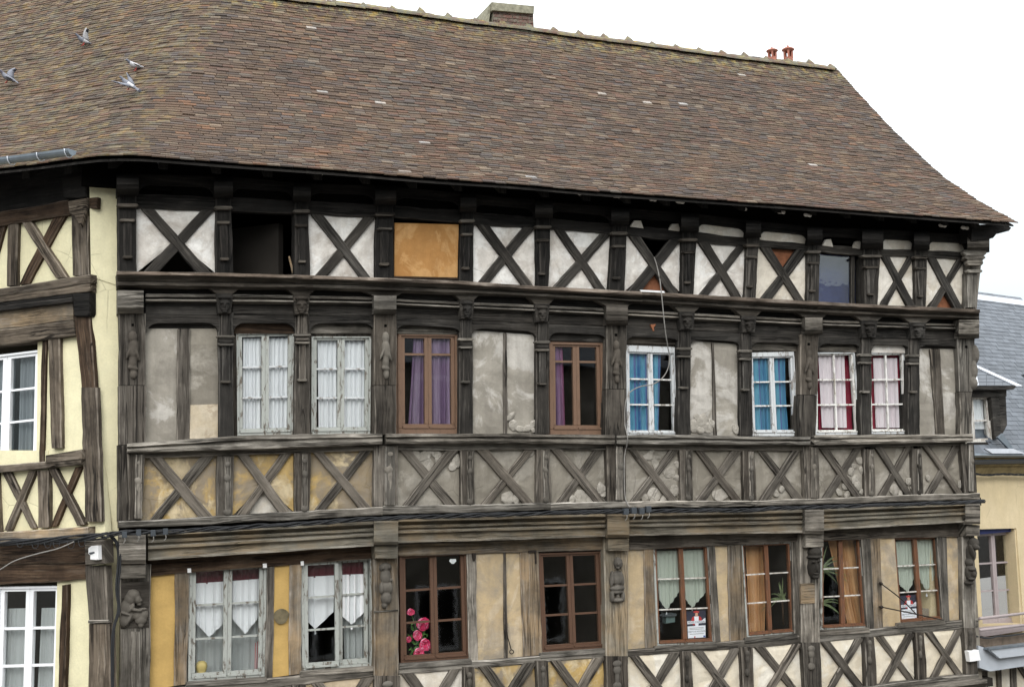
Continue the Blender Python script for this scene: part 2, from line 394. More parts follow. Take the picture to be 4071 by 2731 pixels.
MT['ochrewood'] = timber_mat('timber_ochre_washed', (.075, .063, .05), (.165, .145, .116), (.24, .215, .178), .5, tint=(.36, .25, .135), tintamt=.5, tscale=1.6, bleach=(.38, .36, .33), ba=.5)
MT['jetty'] = timber_mat('timber_olive_grey', (.1, .094, .077), (.158, .149, .124), (.21, .2, .172), .35, tint=(.3, .2, .09), tintamt=.35, tscale=1.6, bleach=(.32, .305, .27), ba=.5, wear=.7)
MT['lip'] = timber_mat('timber_worn_lip', (.035, .027, .021), (.15, .122, .1), (.3, .26, .22), .8, bleach=(.45, .41, .36), ba=.6)
MT['carved'] = timber_mat('timber_carved_pale', (.09, .082, .07), (.24, .225, .2), (.36, .34, .31), .5, bleach=(.42, .4, .37), ba=.4)
MT['pwhite'] = plaster_mat('plaster_dirty_white', (.76, .73, .68), (.62, .58, .53), (.8, .785, .75), 2.6, dirt=(.36, .315, .27), da=.75, bump=.5)
MT['pwarm'] = plaster_mat('plaster_warm_white', (.68, .63, .54), (.6, .54, .45), (.74, .7, .63), 2.0, dirt=(.36, .31, .24), da=.45, bump=.4)
MT['pgrey'] = plaster_mat('plaster_grey', (.22, .2, .165), (.29, .265, .22), (.35, .325, .28), 1.2, streak=.3, dirt=(.13, .115, .095), da=.45, bump=.3)
MT['pmid'] = plaster_mat('plaster_pale_grey', (.34, .315, .27), (.25, .23, .195), (.5, .475, .435), 1.1, streak=.3, dirt=(.15, .135, .115), da=.5, bump=.3)
MT['pmix'] = plaster_mat('plaster_ochre_over_grey', (.5, .35, .14), (.25, .215, .17), (.6, .5, .33), 1.6, .45, .52, streak=.25, dirt=(.2, .17, .13), da=.5, bump=.3)
MT['ppatch'] = plaster_mat('plaster_tan_patch', (.5, .42, .3), (.56, .49, .38), (.42, .35, .26), 3, streak=.2, dirt=(.3, .26, .2), da=.4, bump=.3)
MT['pochre'] = plaster_mat('plaster_ochre', (.54, .36, .13), (.48, .32, .115), None, 1.5, streak=.15, bump=.2)
MT['pochre2'] = plaster_mat('plaster_faded_ochre', (.5, .385, .235), (.44, .35, .225), (.53, .435, .31), 1.8, streak=.3, dirt=(.24, .215, .18), da=.8, bump=.35)
MT['pcream'] = plaster_mat('plaster_cream', (.74, .68, .56), (.68, .6, .46), (.76, .72, .63), 1.6, streak=.2, dirt=(.45, .38, .28), da=.35, bump=.3)
MT['pyel'] = plaster_mat('render_pale_yellow', (.76, .71, .48), (.73, .675, .445), None, .8, streak=.1, bump=.5)
MT['pyelR'] = plaster_mat('render_warm_yellow', (.62, .51, .32), (.66, .55, .36), None, .7, streak=.12, bump=.25)
MT['stone'] = plaster_mat('rubble_stone', (.36, .335, .29), (.43, .4, .355), (.28, .26, .225), 5, streak=.1, dirt=(.2, .18, .15), da=.4, bump=.8)
MT['dust'] = plain_mat('moulding_grey_paint', (.19, .18, .15), .85, .4, 6)
MT['wgrey'] = paint_mat('window_grey_peeling', (.36, .375, .35), (.12, .1, .08), .34)
MT['wwhite'] = paint_mat('window_white_peeling', (.56, .58, .59), (.24, .22, .2), .34)
MT['wwhite2'] = paint_mat('window_white_paint', (.72, .71, .68), (.3, .27, .23), .38)
MT['wbrown'] = paint_mat('window_brown_paint', (.165, .1, .065), (.13, .08, .052), .3, .5)
MT['wbrown2'] = paint_mat('window_dark_brown_paint', (.105, .058, .037), (.085, .047, .03), .3, .5)
MT['wred'] = paint_mat('window_red_brown_varnish', (.165, .075, .04), (.11, .06, .037), .5, .45)
MT['wlatt'] = paint_mat('window_putty_white', (.62, .6, .56), (.35, .31, .27), .5)
MT['pvc'] = plain_mat('window_white_plastic', (.8, .81, .83), .35, .03, 3, spec=.5, bump=.02)
MT['glass'] = glass_mat('window_glass'); MT['oldglass'] = glass_mat('window_old_glass', .085, .12)
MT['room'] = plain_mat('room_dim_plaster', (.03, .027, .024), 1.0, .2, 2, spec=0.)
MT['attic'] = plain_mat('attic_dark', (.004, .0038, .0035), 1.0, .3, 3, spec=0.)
MT['ply'] = plaster_mat('board_orange', (.47, .25, .09), (.37, .185, .062), (.53, .31, .13), 2.0, .35, .65, streak=.3, dirt=(.28, .13, .045), da=.5, bump=.15)
MT['brickfill'] = plain_mat('board_brown', (.2, .08, .04), .9, .3, 14)
MT['zinc'] = plain_mat('zinc', (.2, .23, .26), .45, .25, 5, .6, bump=.05)
MT['lead'] = plain_mat('lead_flashing', (.55, .58, .63), .5, .15, 5, .2)
MT['iron'] = plain_mat('iron', (.03, .024, .02), .6, .4, 30, .5)
MT['cable'] = plain_mat('cable_black', (.017, .018, .02), .6, .3, 9, spec=.3)
MT['cablegrey'] = plain_mat('wire_grey', (.22, .21, .195), .6, .2, 20)
MT['clamp'] = plain_mat('clamp_grey', (.045, .052, .06), .5, .2, 20)
MT['whitebox'] = plain_mat('plastic_white', (.78, .78, .78), .4, .06, 6, spec=.5, bump=.02)
MT['terracotta'] = plain_mat('terracotta', (.3, .12, .085), .85, .35, 9)
MT['mortar'] = plain_mat('mortar_lichen', (.22, .21, .155), .95, .45, 14, bump=.6)
MT['lilac'] = plain_mat('window_lilac_paint', (.34, .29, .29), .5, .1, 9)
MT['blue'] = plain_mat('blind_blue', (.018, .028, .12), .6, .2, 9)
MT['shopgrey'] = plain_mat('shop_sign_grey', (.4, .43, .47), .5, .08, 4)
MT['slate'] = None
t = NT('slate'); rn = t.rand(); n = t.noise(t.geo(), 9, 5, .6)
c = t.mix(rn, (.06, .072, .09), (.115, .132, .158)); c = t.mix(t.ramp(n, [(.35, 0), (.75, .5)]), c, (.05, .06, .07))
t.pbr(c, .55, t.bump(n, .3, .006), spec=.5); MT['slate'] = t.m
t = NT('clay_tile'); a = t.attr('tcol'); up = t.attr('upper', 'Fac'); p = t.geo(); n = t.noise(p, 30, 5, .65); n2 = t.noise(p, .75, 5, .6); n3 = t.noise(p, 3.2, 6, .7)
c = t.mix(t.ramp(n, [(.3, .55), (.65, 0)]), a, mul((.06, .05, .04), 1))
c = t.mix(t.ramp(n2, [(.4, 0), (.66, .5)]), c, t.mix(1.0, c, (.78, .76, .76), 'MULTIPLY'))
n4 = t.noise(p, 1.6, 4, .6)
c = t.mix(t.ramp(n4, [(.46, 0), (.62, .55)]), c, t.mix(1.0, c, (1.35, 1.16, .98), 'MULTIPLY'))
c = t.mix(t.math('MULTIPLY', t.ramp(n3, [(.54, 0), (.64, .6)]), .4), c, (.11, .095, .062))
lich = t.math('MULTIPLY', t.ramp(t.noise(p, 5.5, 6, .7), [(.47, 0), (.6, 1)]), up)
c = t.mix(lich, c, t.mix(t.ramp(t.noise(p, 9, 3), [(.45, 0), (.6, 1)]), (.2, .2, .12), (.34, .24, .06)))
t.pbr(c, .9, t.bump(n, .6, .006), spec=.2); MT['tile'] = t.m
t = NT('brick'); rn = t.rand(); n = t.noise(t.geo(), 24, 5, .65); c = t.mix(rn, (.15, .082, .066), (.1, .068, .06)); c = t.mix(t.ramp(n, [(.45, 0), (.65, .75)]), c, (.2, .19, .15)); t.pbr(c, .92, t.bump(n, .6, .006), spec=.2); MT['brick'] = t.m
t = NT('street'); p = t.geo(); n = t.noise(p, 22, 6, .7); n2 = t.noise(p, .4, 4); t.pbr(t.mix(n2, t.mix(n, (.09, .085, .08), (.17, .165, .155)), (.11, .105, .1)), .9, t.bump(n, .3, .01)); MT['street'] = t.m
MT['cwhite'] = cloth_mat('curtain_white', (.92, .93, .95), trans=.2); MT['csheer'] = cloth_mat('curtain_sheer', (.66, .69, .68), trans=.45); MT['ccream'] = cloth_mat('curtain_cream', (.66, .72, .62), trans=.4)
MT['cgrey'] = cloth_mat('curtain_grey_net', (.3, .33, .35), trans=.4); MT['cpale'] = cloth_mat('curtain_pale_pink', (.82, .74, .77), stripes=[(0, (.8, .7, .74)), (.45, (.86, .78, .81)), (.5, (.7, .58, .63)), (.55, (.86, .78, .81)), (1, (.8, .7, .74))], trans=.2)
MT['cpurple'] = cloth_mat('curtain_purple_knit', (.15, .085, .2), stripes=[(0, (.23, .155, .26)), (.5, (.38, .29, .41)), (1, (.23, .155, .26))], weave=(60, 90), wv=.2)
MT['cplum'] = cloth_mat('curtain_plum_knit', (.17, .07, .15), stripes=[(0, (.2, .14, .25)), (.6, (.27, .14, .25)), (1, (.28, .09, .17))], weave=(60, 90), wv=.2)
MT['cblue'] = cloth_mat('curtain_blue_stripe', (.1, .3, .6), stripes=[(0, (.07, .18, .4)), (.2, (.12, .34, .53)), (.4, (.2, .5, .66)), (.55, (.17, .44, .62)), (.62, (.15, .2, .43)), (.75, (.14, .2, .42)), (.85, (.14, .38, .56)), (1, (.07, .18, .4))])
MT['cred'] = cloth_mat('curtain_dark_red', (.3, .03, .06), trans=.15); MT['cwine'] = cloth_mat('curtain_wine_band', (.13, .03, .04)); MT['corange'] = cloth_mat('curtain_ochre', (.6, .33, .16), stripes=[(0, (.55, .3, .14)), (.5, (.68, .4, .2)), (1, (.48, .25, .11))], trans=.15)

# ------------------------------------------------------------------ the setting: street
def sheet(name, x0, x1, y0, y1, z, mat):
    o = mesh_obj(name, [(x0, y0, z), (x1, y0, z), (x1, y1, z), (x0, y1, z)], [(0, 1, 2, 3)], mat, fix=False); o['kind'] = 'structure'; return o
sheet('street', -600, 600, -600, 600, 0, MT['street'])

# ------------------------------------------------------------------ main house
house = thing('timber_framed_house', 'long half-timbered house with dark beams, carved posts and steep brown tiled roof', 'house', (6.9, 0, 0))
BA, BB, BC, BD, BE = .08, 0., .04, -.10, -.05         # how far each storey's infill stands out from the wall plane

# pixel lines along the facade
A_bot = line((471, 1082), (859, 1088), (1170, 1096), (1491, 1107), (1824, 1120), (2132, 1140), (2422, 1156), (2712, 1171), (2962, 1186), (3210, 1200), (3440, 1213), (3643, 1221), (3850, 1231))
C_bot1 = line((470, 1140), (1270, 1147), (1800, 1165), (2000, 1171), (2450, 1194), (2900, 1223), (3000, 1230), (3450, 1252), (3880, 1268))
M0 = line((570, 1167), (1000, 1170), (1500, 1181), (1600, 1190), (2100, 1211), (2500, 1231), (2700, 1242), (3000, 1258), (3300, 1274), (3700, 1285))
M1 = line((570, 1207), (1000, 1208), (1500, 1214), (1600, 1220), (2100, 1242), (2500, 1260), (2700, 1272), (3000, 1287), (3300, 1300), (3700, 1311))
L0 = line((570, 1254), (1000, 1254), (1500, 1260), (1850, 1272), (2150, 1287), (2700, 1312), (3000, 1330), (3300, 1345), (3820, 1352))
L1 = line((570, 1318), (1500, 1318), (1850, 1322), (2150, 1345), (2700, 1362), (3000, 1385), (3300, 1390), (3820, 1400))
CR = line((570, 1284), (1000, 1284), (1500, 1286), (1850, 1303), (2150, 1318), (2700, 1346), (3000, 1360), (3300, 1366), (3820, 1376))
S0 = line((504, 1764), (800, 1742), (1000, 1728), (1522, 1722), (2000, 1723), (2446, 1729), (2714, 1727), (3000, 1735), (3219, 1737), (3243, 1729), (3866, 1725))
S1 = line((504, 1800), (1000, 1789), (1522, 1767), (2000, 1763), (2446, 1767), (3000, 1768), (3223, 1771), (3866, 1757))
R1 = line((580, 1820), (1000, 1807), (1482, 1790), (2000, 1786), (2402, 1787), (3000, 1789), (3191, 1791), (3258, 1783), (3860, 1768))
C0b = line((567, 2068), (1000, 2049), (1491, 2012), (2000, 2006), (2402, 1992), (3000, 1990), (3205, 1983), (3450, 1972), (3880, 1957))
C1b = line((480, 2100), (1000, 2077), (1491, 2048), (2000, 2032), (2402, 2019), (3000, 2012), (3263, 2006), (3888, 1983))
T0 = line((450, 690), (900, 702), (1200, 728), (1530, 739), (1850, 770), (2170, 800), (2473, 828), (2760, 850), (3010, 880), (3259, 905), (3504, 912), (3696, 925), (3890, 935))
Lt = line((553, 772), (853, 783), (1240, 799), (1480, 808), (1575, 820), (1830, 832), (1890, 844), (2130, 862), (2430, 890), (2499, 897), (2710, 915), (2960, 945), (3210, 968), (3440, 986), (3640, 992), (3830, 1000))
Lb = line((553, 830), (853, 837), (1170, 848), (1480, 864), (1575, 864), (1830, 884), (1890, 893), (2130, 905), (2430, 932), (2710, 957), (2960, 980), (3210, 994), (3440, 1018), (3640, 1022), (3830, 1030))

def quadline(top, bot, x0, x1): return ((x0, top(x0)), (x0, bot(x0)), (x1, top(x1)), (x1, bot(x1)))
def beam(name, top, bot, x0, x1, d, th, mat, parent=house, **k): return timber(name, quadline(top, bot, x0, x1), MAIN, d, th, mat, parent, **k)
def post(name, x0t, x1t, yt, x0b, x1b, yb, d, th, mat, parent=house, **k): return timber(name, ((x0t, yt), (x1t, yt), (x0b, yb), (x1b, yb)), MAIN, d, th, mat, parent, **k)
def backing(name, q, d, mat, th=.05, pl=MAIN, parent=house): return prism(name, q, pl, d, th, mat, parent, ch=0)
def mullion_ring(name, cx, y, w, h, d, mat, parent):
    """carved ring or cap round a small post"""
    P = [(cx - w / 2 * .86, y - h / 2), (cx + w / 2 * .86, y - h / 2), (cx + w / 2, y - h / 6), (cx + w / 2, y + h / 6), (cx + w / 2 * .8, y + h / 2), (cx - w / 2 * .8, y + h / 2), (cx - w / 2, y + h / 6), (cx - w / 2, y - h / 6)]
    return prism(name, P, MAIN, d, .07, mat, parent, ch=.012)

# --- top row: posts (x0 top, x1 top, y top, x0 bottom, x1 bottom)
AP = [(466, 548, 772, 471, 545), (853, 922, 783, 859, 929), (1168, 1232, 797, 1170, 1234), (1494, 1571, 810, 1491, 1568), (1832, 1890, 838, 1824, 1882), (2129, 2194, 863, 2132, 2183),
      (2432, 2498, 890, 2422, 2484), (2710, 2775, 917, 2712, 2761), (2968, 3022, 940, 2962, 3008), (3212, 3266, 968, 3210, 3256), (3430, 3508, 986, 3440, 3489), (3636, 3692, 990, 3643, 3683), (3838, 3912, 999, 3835, 3884)]
for i, (a, b, y, c, d_, ) in enumerate(AP):
    yb = A_bot((c + d_) / 2) + 2
    m = MT['black'] if i < 8 else MT['charcoal']
    if i == 12: m = MT['grey']
    h = yb - y; w = b - a
    p = post('post', a + w * .06, b - w * .06, y + 2, c, d_, yb, BA + .07, .2, m)
    cx = (a + b) / 2 * .8 + (c + d_) / 2 * .2
    mc = MT['greybrown'] if i < 12 else MT['pale']
    mullion_ring('capital', cx, y + h * .14, w * 1.06, h * .045, BA + .13, mc, p)
    mullion_ring('capital', cx, y + h * .33, w * .78, h * .04, BA + .12, mc, p)
    cx2 = (c + d_) / 2
    mullion_ring('capital', cx2, y + h * .80, (d_ - c) * .52, h * .04, BA + .115, mc, p)
    post('post_fillet', cx - w * .24, cx + w * .24, y + h * .34, cx2 - (d_ - c) * .2, cx2 + (d_ - c) * .2, y + h * .8, BA + .1, .05, m, p, amp=.003, ch=.025)
    # projecting bracket head over the post, rounded underneath
    t = T0(a)
    pr = [(.0, BA + .05), (.06, BA + .2), (.25, BA + .3), (.5, BA + .33), (.72, BA + .29), (.88, BA + .2), (1.0, BA + .1)]
    x0, x1 = (a - 2, b + 4) if i < 12 else (a + 8, b + 22)
    moulding('bracket', lambda x, t=t: t, lambda x, y=y: y + 4, x0, x1, pr, MAIN, BA - .1, MT['black'] if i < 12 else m, house, amp=.002, step=30)
# --- top row: arched plate, transoms, infill
def arch_poly(x0, x1, top, crown, spring, r=.16, n=5):
    """board with a flat-arched notch cut from below"""
    w = x1 - x0; pts = [(x0, top(x0)), (x1, top(x1)), (x1, spring(x1))]
    e = w * .02
    for k in range(n + 1):
        a = k / n * math.pi / 2
        x = x1 - e - w * r * (1 - math.cos(a)); pts.append((x, spring(x) + (crown(x) - spring(x)) * math.sin(a)))
    for k in range(n, -1, -1):
        a = k / n * math.pi / 2
        x = x0 + e + w * r * (1 - math.cos(a)); pts.append((x, spring(x) + (crown(x) - spring(x)) * math.sin(a)))
    pts.append((x0, spring(x0))); return pts
xb = lambda i, f: AP[i][1] if f == 0 else AP[i + 1][0]
for i in range(12):
    x0, x1 = AP[i][1] - 6, AP[i + 1][0] + 6
    mk = MT['black'] if i < 7 else MT['charcoal']
    crown = lambda x: T0(x) * .5 + Lt(x) * .5
    prism('arched_plate', arch_poly(x0, x1, T0, crown, lambda x: Lt(x) + 3), MAIN, BA + .07, .1, MT['black'], house, ch=0)
    bt = timber('transom', quadline(Lt, Lb, x0, x1), MAIN, BA + .04, .1, mk, house)
    inf = {7: 'pmid', 8: 'pmid', 10: 'pmid', 11: 'pmid'}.get(i)
    q = [(x0, T0(x0) + 10), (x1, T0(x1) + 10), (x1, Lt(x1) + 10), (x0, Lt(x0) + 10)]
    if inf: panel('plaster_infill', q, MAIN, BA + .035, MT['pwarm'], house)
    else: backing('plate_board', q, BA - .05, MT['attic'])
    if i in (6, 9):                         # broken scraps of plaster left in the arch
        for (fx, fw) in ((.06, .24), (.74, .22)):
            a = x0 + (x1 - x0) * fx; b = a + (x1 - x0) * fw
            prism('plaster_scrap', [(a, Lt(a) + 4), (a + (b - a) * .3, T0(a) * .3 + Lt(a) * .7), (b - (b - a) * .2, T0(b) * .36 + Lt(b) * .64), (b, Lt(b) + 6)], MAIN, BA + .05, .04, MT['pwarm'], house, ch=.004)
# soffit wall between plate and roof
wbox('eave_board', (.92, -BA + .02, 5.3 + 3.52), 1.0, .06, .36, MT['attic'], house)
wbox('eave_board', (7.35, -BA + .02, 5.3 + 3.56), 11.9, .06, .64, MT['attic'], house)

def xbrace(x0t, x1t, x0b, x1b, top, bot, d, mat, front='\\', w=.175, parent=house, pl=MAIN, th=.07, j=.02):
    wt, wb = x1t - x0t, x1b - x0b
    r = lambda: rnd.uniform(-j, j)
    def q(a0, a1, b0, b1):
        a0 += r(); b0 += r(); a1 += r(); b1 += r()
        p = lambda x, f: (x, f(x))
        return (p(x0t + wt * a0, top), p(x0t + wt * a1, top), p(x0b + wb * b0, bot), p(x0b + wb * b1, bot))
    back, fr = ((.79, .79 + w, .08, .08 + w), (.06, .06 + w, .77, .77 + w))
    if front == '/': back, fr = fr, back
    timber('brace', q(*back), pl, d - .014, th, mat, parent)
    timber('brace', q(*fr), pl, d, th, mat, parent)
AX = {0: 'pwhite', 2: 'pwhite', 4: 'pwhite', 5: 'pwhite', 6: 'pwhite', 7: 'pwhite', 8: 'pwarm', 10: 'pwarm', 11: 'pwarm'}
def tri(name, pts, d, mat, th=.03): return prism(name, pts, MAIN, d, th, mat, house, ch=.003)
def cross_panel(i, x0t, x1t, x0b, x1b, top, bot, d, mat, openings):
    """four plaster triangles between the braces; openings = {'t','b','l','r': material or None}"""
    cx, cy = (x0t + x1t + x0b + x1b) / 4, (top((x0t + x1t) / 2) + bot((x0b + x1b) / 2)) / 2
    TL, TR, BL, BR = (x0t, top(x0t)), (x1t, top(x1t)), (x0b, bot(x0b)), (x1b, bot(x1b))
    for k, (a, b) in {'t': (TL, TR), 'r': (TR, BR), 'b': (BR, BL), 'l': (BL, TL)}.items():
        mm = openings.get(k, mat)
        if mm is None: continue
        m_ = ((a[0] + b[0]) / 2 * .5 + cx * .5, (a[1] + b[1]) / 2 * .5 + cy * .5)
        e = lambda p, f: (p[0] + (cx - p[0]) * f, p[1] + (cy - p[1]) * f)
        panel('plaster_panel', [a, b, e(b, .99), e(a, .99)], MAIN, d + rnd.uniform(-.006, .006) - (.05 if mm is not mat else 0), mm, house, step=.1)
for i in range(12):
    x0t, x1t, x0b, x1b = AP[i][1] - 5, AP[i + 1][0] + 5, AP[i][4] - 5, AP[i + 1][3] + 5
    if i in AX:
        op = {0: {'b': None}, 6: {'t': None, 'b': MT['brickfill']}, 8: {'t': MT['brickfill']}, 11: {'b': MT['brickfill']}}.get(i, {})
        cross_panel(i, x0t, x1t, x0b, x1b, lambda x: Lb(x) - 4, lambda x: A_bot(x) + 3, BA, MT[AX[i]], op)
        xbrace(x0t, x1t, x0b, x1b, Lb, lambda x: A_bot(x) + 2, BA + .05, MT['charcoal'], w=.17 + .003 * i)
prism('ledge_strip', [(2545, 1152), (2640, 1157), (2645, 1166), (2550, 1163)], MAIN, BA + .06, .05, MT['whitebox'], house, ch=.003)
# boarded bay and glazed bay of the top row
prism('board', [(1569, 886), (1824, 893), (1822, 1104), (1567, 1098)], MAIN, BA + .0, .03, MT['ply'], house, ch=.003)
prism('board_rail', [(1567, 1098), (1822, 1105), (1822, 1112), (1567, 1104)], MAIN, BA + .02, .04, MT['brown'], house, ch=.002)
gl = prism('window', [(3254, 1010), (3442, 1020), (3442, 1214), (3254, 1204)], MAIN, BA - .06, .012, MT['oldglass'], house, ch=0)
post('glazing_bar', 3385, 3400, 1015, 3385, 3400, 1211, BA - .03, .05, MT['charcoal'], gl)
backing('window_back', [(3254, 1010), (3442, 1020), (3442, 1214), (3254, 1204)], BA - .3, MT['blue'])
prism('loose_lath', [(1146, 1020), (1152, 1018), (1172, 1090), (1164, 1092)], MAIN, BA - .05, .02, MT['ochrewood'], house, ch=.002)

# --- cornice under the top row
prof1 = [(0., .25), (.05, .28), (.22, .28), (.27, .25), (.42, .2), (.6, .17), (.64, .195), (.84, .2), (.9, .15), (1., .13)]
cb = lambda x: C_bot1(x)
for x0, x1 in ((466, 1245), (1245, 2554), (2554, 3250), (3250, 3893)):
    moulding('cornice', A_bot, lambda x: C_bot1(x) + 4, x0, x1, prof1, MAIN, -.15, MT['greybrown'], house, amp=.005)
    moulding('cornice_lip', lambda x: A_bot(x) - 3, lambda x: A_bot(x) + 11, x0 - 2, x1 + 3, [(0, .27), (0, .3), (.8, .3), (1., .292)], MAIN, .22, MT['lip'], house, amp=.003, step=40)

# --- window row (second floor)
BPm = [ # middle posts: head x0,x1,y0,y1 ; shaft top x0,x1 ; ring y ; bottom x0,x1,y
 (860, 926, 1165, 1247, 868, 929, 1352, 870, 929, 1732), (1167, 1232, 1169, 1250, 1174, 1232, 1345, 1172, 1234, 1726), (1828, 1886, 1189, 1267, 1828, 1880, 1363, 1824, 1882, 1720), (2127, 2185, 1207, 1281, 2133, 2185, 1374, 2130, 2184, 1720),
 (2701, 2763, 1238, 1312, 2698, 2750, 1400, 2698, 2746, 1724), (2948, 3008, 1256, 1322, 2942, 2988, 1410, 2944, 2994, 1727), (3424, 3489, 1274, 1343, 3420, 3468, 1425, 3424, 3466, 1727), (3618, 3683, 1281, 1346, 3614, 3656, 1428, 3612, 3660, 1725)]
for i, (hx0, hx1, hy0, hy1, sx0, sx1, ry, bx0, bx1, by) in enumerate(BPm):
    m = MT['charcoal'] if i not in (1,) else MT['greybrown']
    p = post('post', sx0, sx1, hy1 - 4, bx0, bx1, by + 3, BB + .06, .2, m)
    w = sx1 - sx0; c0 = (sx0 + sx1) / 2
    mullion_ring('capital', c0 * .9 + (bx0 + bx1) * .05, ry - 14, w * 1.2, 11, BB + .14, MT['grey'], p)
    mullion_ring('capital', c0 * .9 + (bx0 + bx1) * .05, ry, w * .95, 24, BB + .12, m, p)
    mullion_ring('capital', c0 * .9 + (bx0 + bx1) * .05, ry + 17, w * 1.08, 9, BB + .13, MT['grey'], p)
    post('post_fillet', c0 - w * .33, c0 + w * .33, hy1, c0 - w * .33, c0 + w * .33, ry, BB + .1, .06, m, p, amp=.003)
    cb_ = (bx0 + bx1) / 2
    ym = ry + (by - ry) * .43
    post('post_fillet', c0 - w * .26, c0 + w * .26, ry + 16, cb_ * .5 + c0 * .5 - w * .24, cb_ * .5 + c0 * .5 + w * .24, ym, BB + .095, .06, m, p, amp=.003)
    mullion_ring('capital', cb_ * .5 + c0 * .5, ym + 2, w * .66, 10, BB + .118, MT['grey'], p)
    # carved head on the post
    hc = (hx0 + hx1) / 2; hw = hx1 - hx0; hh = hy1 - hy0
    pr = prism('post_head', [(hx0, hy0), (hx1, hy0), (hx1, hy0 + hh * .22), (hx1 - hw * .1, hy1), (hx0 + hw * .1, hy1), (hx0, hy0 + hh * .22)], MAIN, BB + .14, .2, m, house, ch=.01)
    cy = hy0 + hh * .58; d0 = BB + .13
    blobs('carved_face', MAIN, [(hc, cy, hw * .36, hh * .4, .07, 0, d0), (hc, cy + hh * .02, hw * .07, hh * .15, .03, 0, d0 + .06), (hc, cy + hh * .22, hw * .2, hh * .04, .03, 0, d0 + .045), (hc - hw * .17, cy - hh * .1, hw * .15, hh * .05, .025, 0, d0 + .055), (hc + hw * .17, cy - hh * .1, hw * .15, hh * .05, .025, 0, d0 + .055), (hc, cy + hh * .33, hw * .17, hh * .08, .04, 0, d0 + .03), (hc, cy - hh * .36, hw * .44, hh * .13, .06, 0, d0 + .02)], m, house, .007)
BPM = [ # main posts: block x0,x1,y0,y1 ; shaft top x0,x1,y ; bottom x0,x1,y ; groove y
 (467, 571, 1155, 1245, 474, 583, 1246, 475, 579, 1768, 1531), (1487, 1576, 1176, 1247, 1489, 1577, 1250, 1489, 1577, 1728, 1531), (2411, 2496, 1216, 1292, 2413, 2494, 1290, 2408, 2486, 1735, 1546), (3201, 3270, 1263, 1328, 3184, 3257, 1330, 3180, 3245, 1740, 1568), (3812, 3893, 1272, 1345, 3808, 3876, 1345, 3821, 3862, 1727, 1556)]
for i, (x0, x1, y0, y1, sx0, sx1, sy, bx0, bx1, by, gy) in enumerate(BPM):
    m = [MT['greybrown'], MT['greybrown'], MT['greybrown'], MT['greybrown'], MT['grey']][i]
    mb = [MT['grey'], MT['grey'], MT['greybrown'], MT['grey'], MT['pale']][i]
    moulding('bracket', lambda x, y0=y0: y0, lambda x, y1=y1: y1, x0, x1, [(0, .1), (0, .27), (.3, .285), (.75, .25), (.92, .19), (1, .14)], MAIN, -.1, mb, house, amp=.003, step=40)
    f = (gy - sy) / (by - sy); gx0 = sx0 + (bx0 - sx0) * f; gx1 = sx1 + (bx1 - sx1) * f
    p = post('post', sx0, sx1, sy, gx0, gx1, gy, BB + .09, .22, m)
    post('post_foot', gx0, gx1, gy + 2, bx0, bx1, by, BB + .105, .22, m, p)
    w = sx1 - sx0; c = (gx0 + gx1) / 2; h = gy - sy; rr = random.Random(i)
    # worn carved figure
    it = [(c, sy + h * .33, w * .17, h * .09, .05, 0, .1), (c + 2, sy + h * .5, w * .2, h * .16, .06, rr.uniform(-8, 8), .1), (c, sy + h * .68, w * .16, h * .14, .05, 0, .1), (c + w * .03, sy + h * .84, w * .13, h * .08, .04, 0, .1), (c - w * .12, sy + h * .52, w * .06, h * .14, .035, 20, .12), (c + w * .15, sy + h * .55, w * .06, h * .13, .035, -18, .12), (c, sy + h * .76, w * .2, h * .04, .04, 15, .11)]
    if i < 4: blobs('carved_figure', MAIN, it, MT['grey'] if i in (1,) else m, p, .009, BB)
    else: blobs('carved_figure', MAIN, [(c + w * .42, sy + h * .3, w * .28, h * .2, .1, 0, .05), (c + w * .34, sy + h * .6, w * .25, h * .2, .1, 0, .05), (c + w * .3, sy + h * .85, w * .28, h * .14, .11, 0, .05)], MT['pale'], p, .01, BB)
    for py_ in (sy + h * .16,):
        prism('peg', [(c - 5, py_ - 5), (c + 5, py_ - 5), (c + 5, py_ + 5), (c - 5, py_ + 5)], MAIN, BB + .095, .02, MT['attic'], p, ch=.001)
# flared blocks carrying the cornice over every post
for (a, b, y0) in [(p[0], p[1], p[2]) for p in BPm] + [(p[0], p[1], p[2]) for p in BPM[1:4]]:
    w = b - a; yt = C_bot1((a + b) / 2) - 2
    prism('cornice_flare', [(a - w * .62, yt), (b + w * .62, yt), (b + w * .3, yt + (y0 - yt) * .45), (b, y0 + 2), (a, y0 + 2), (a - w * .3, yt + (y0 - yt) * .45)], MAIN, BB + .125, .2, MT['greybrown'], house, ch=.004)
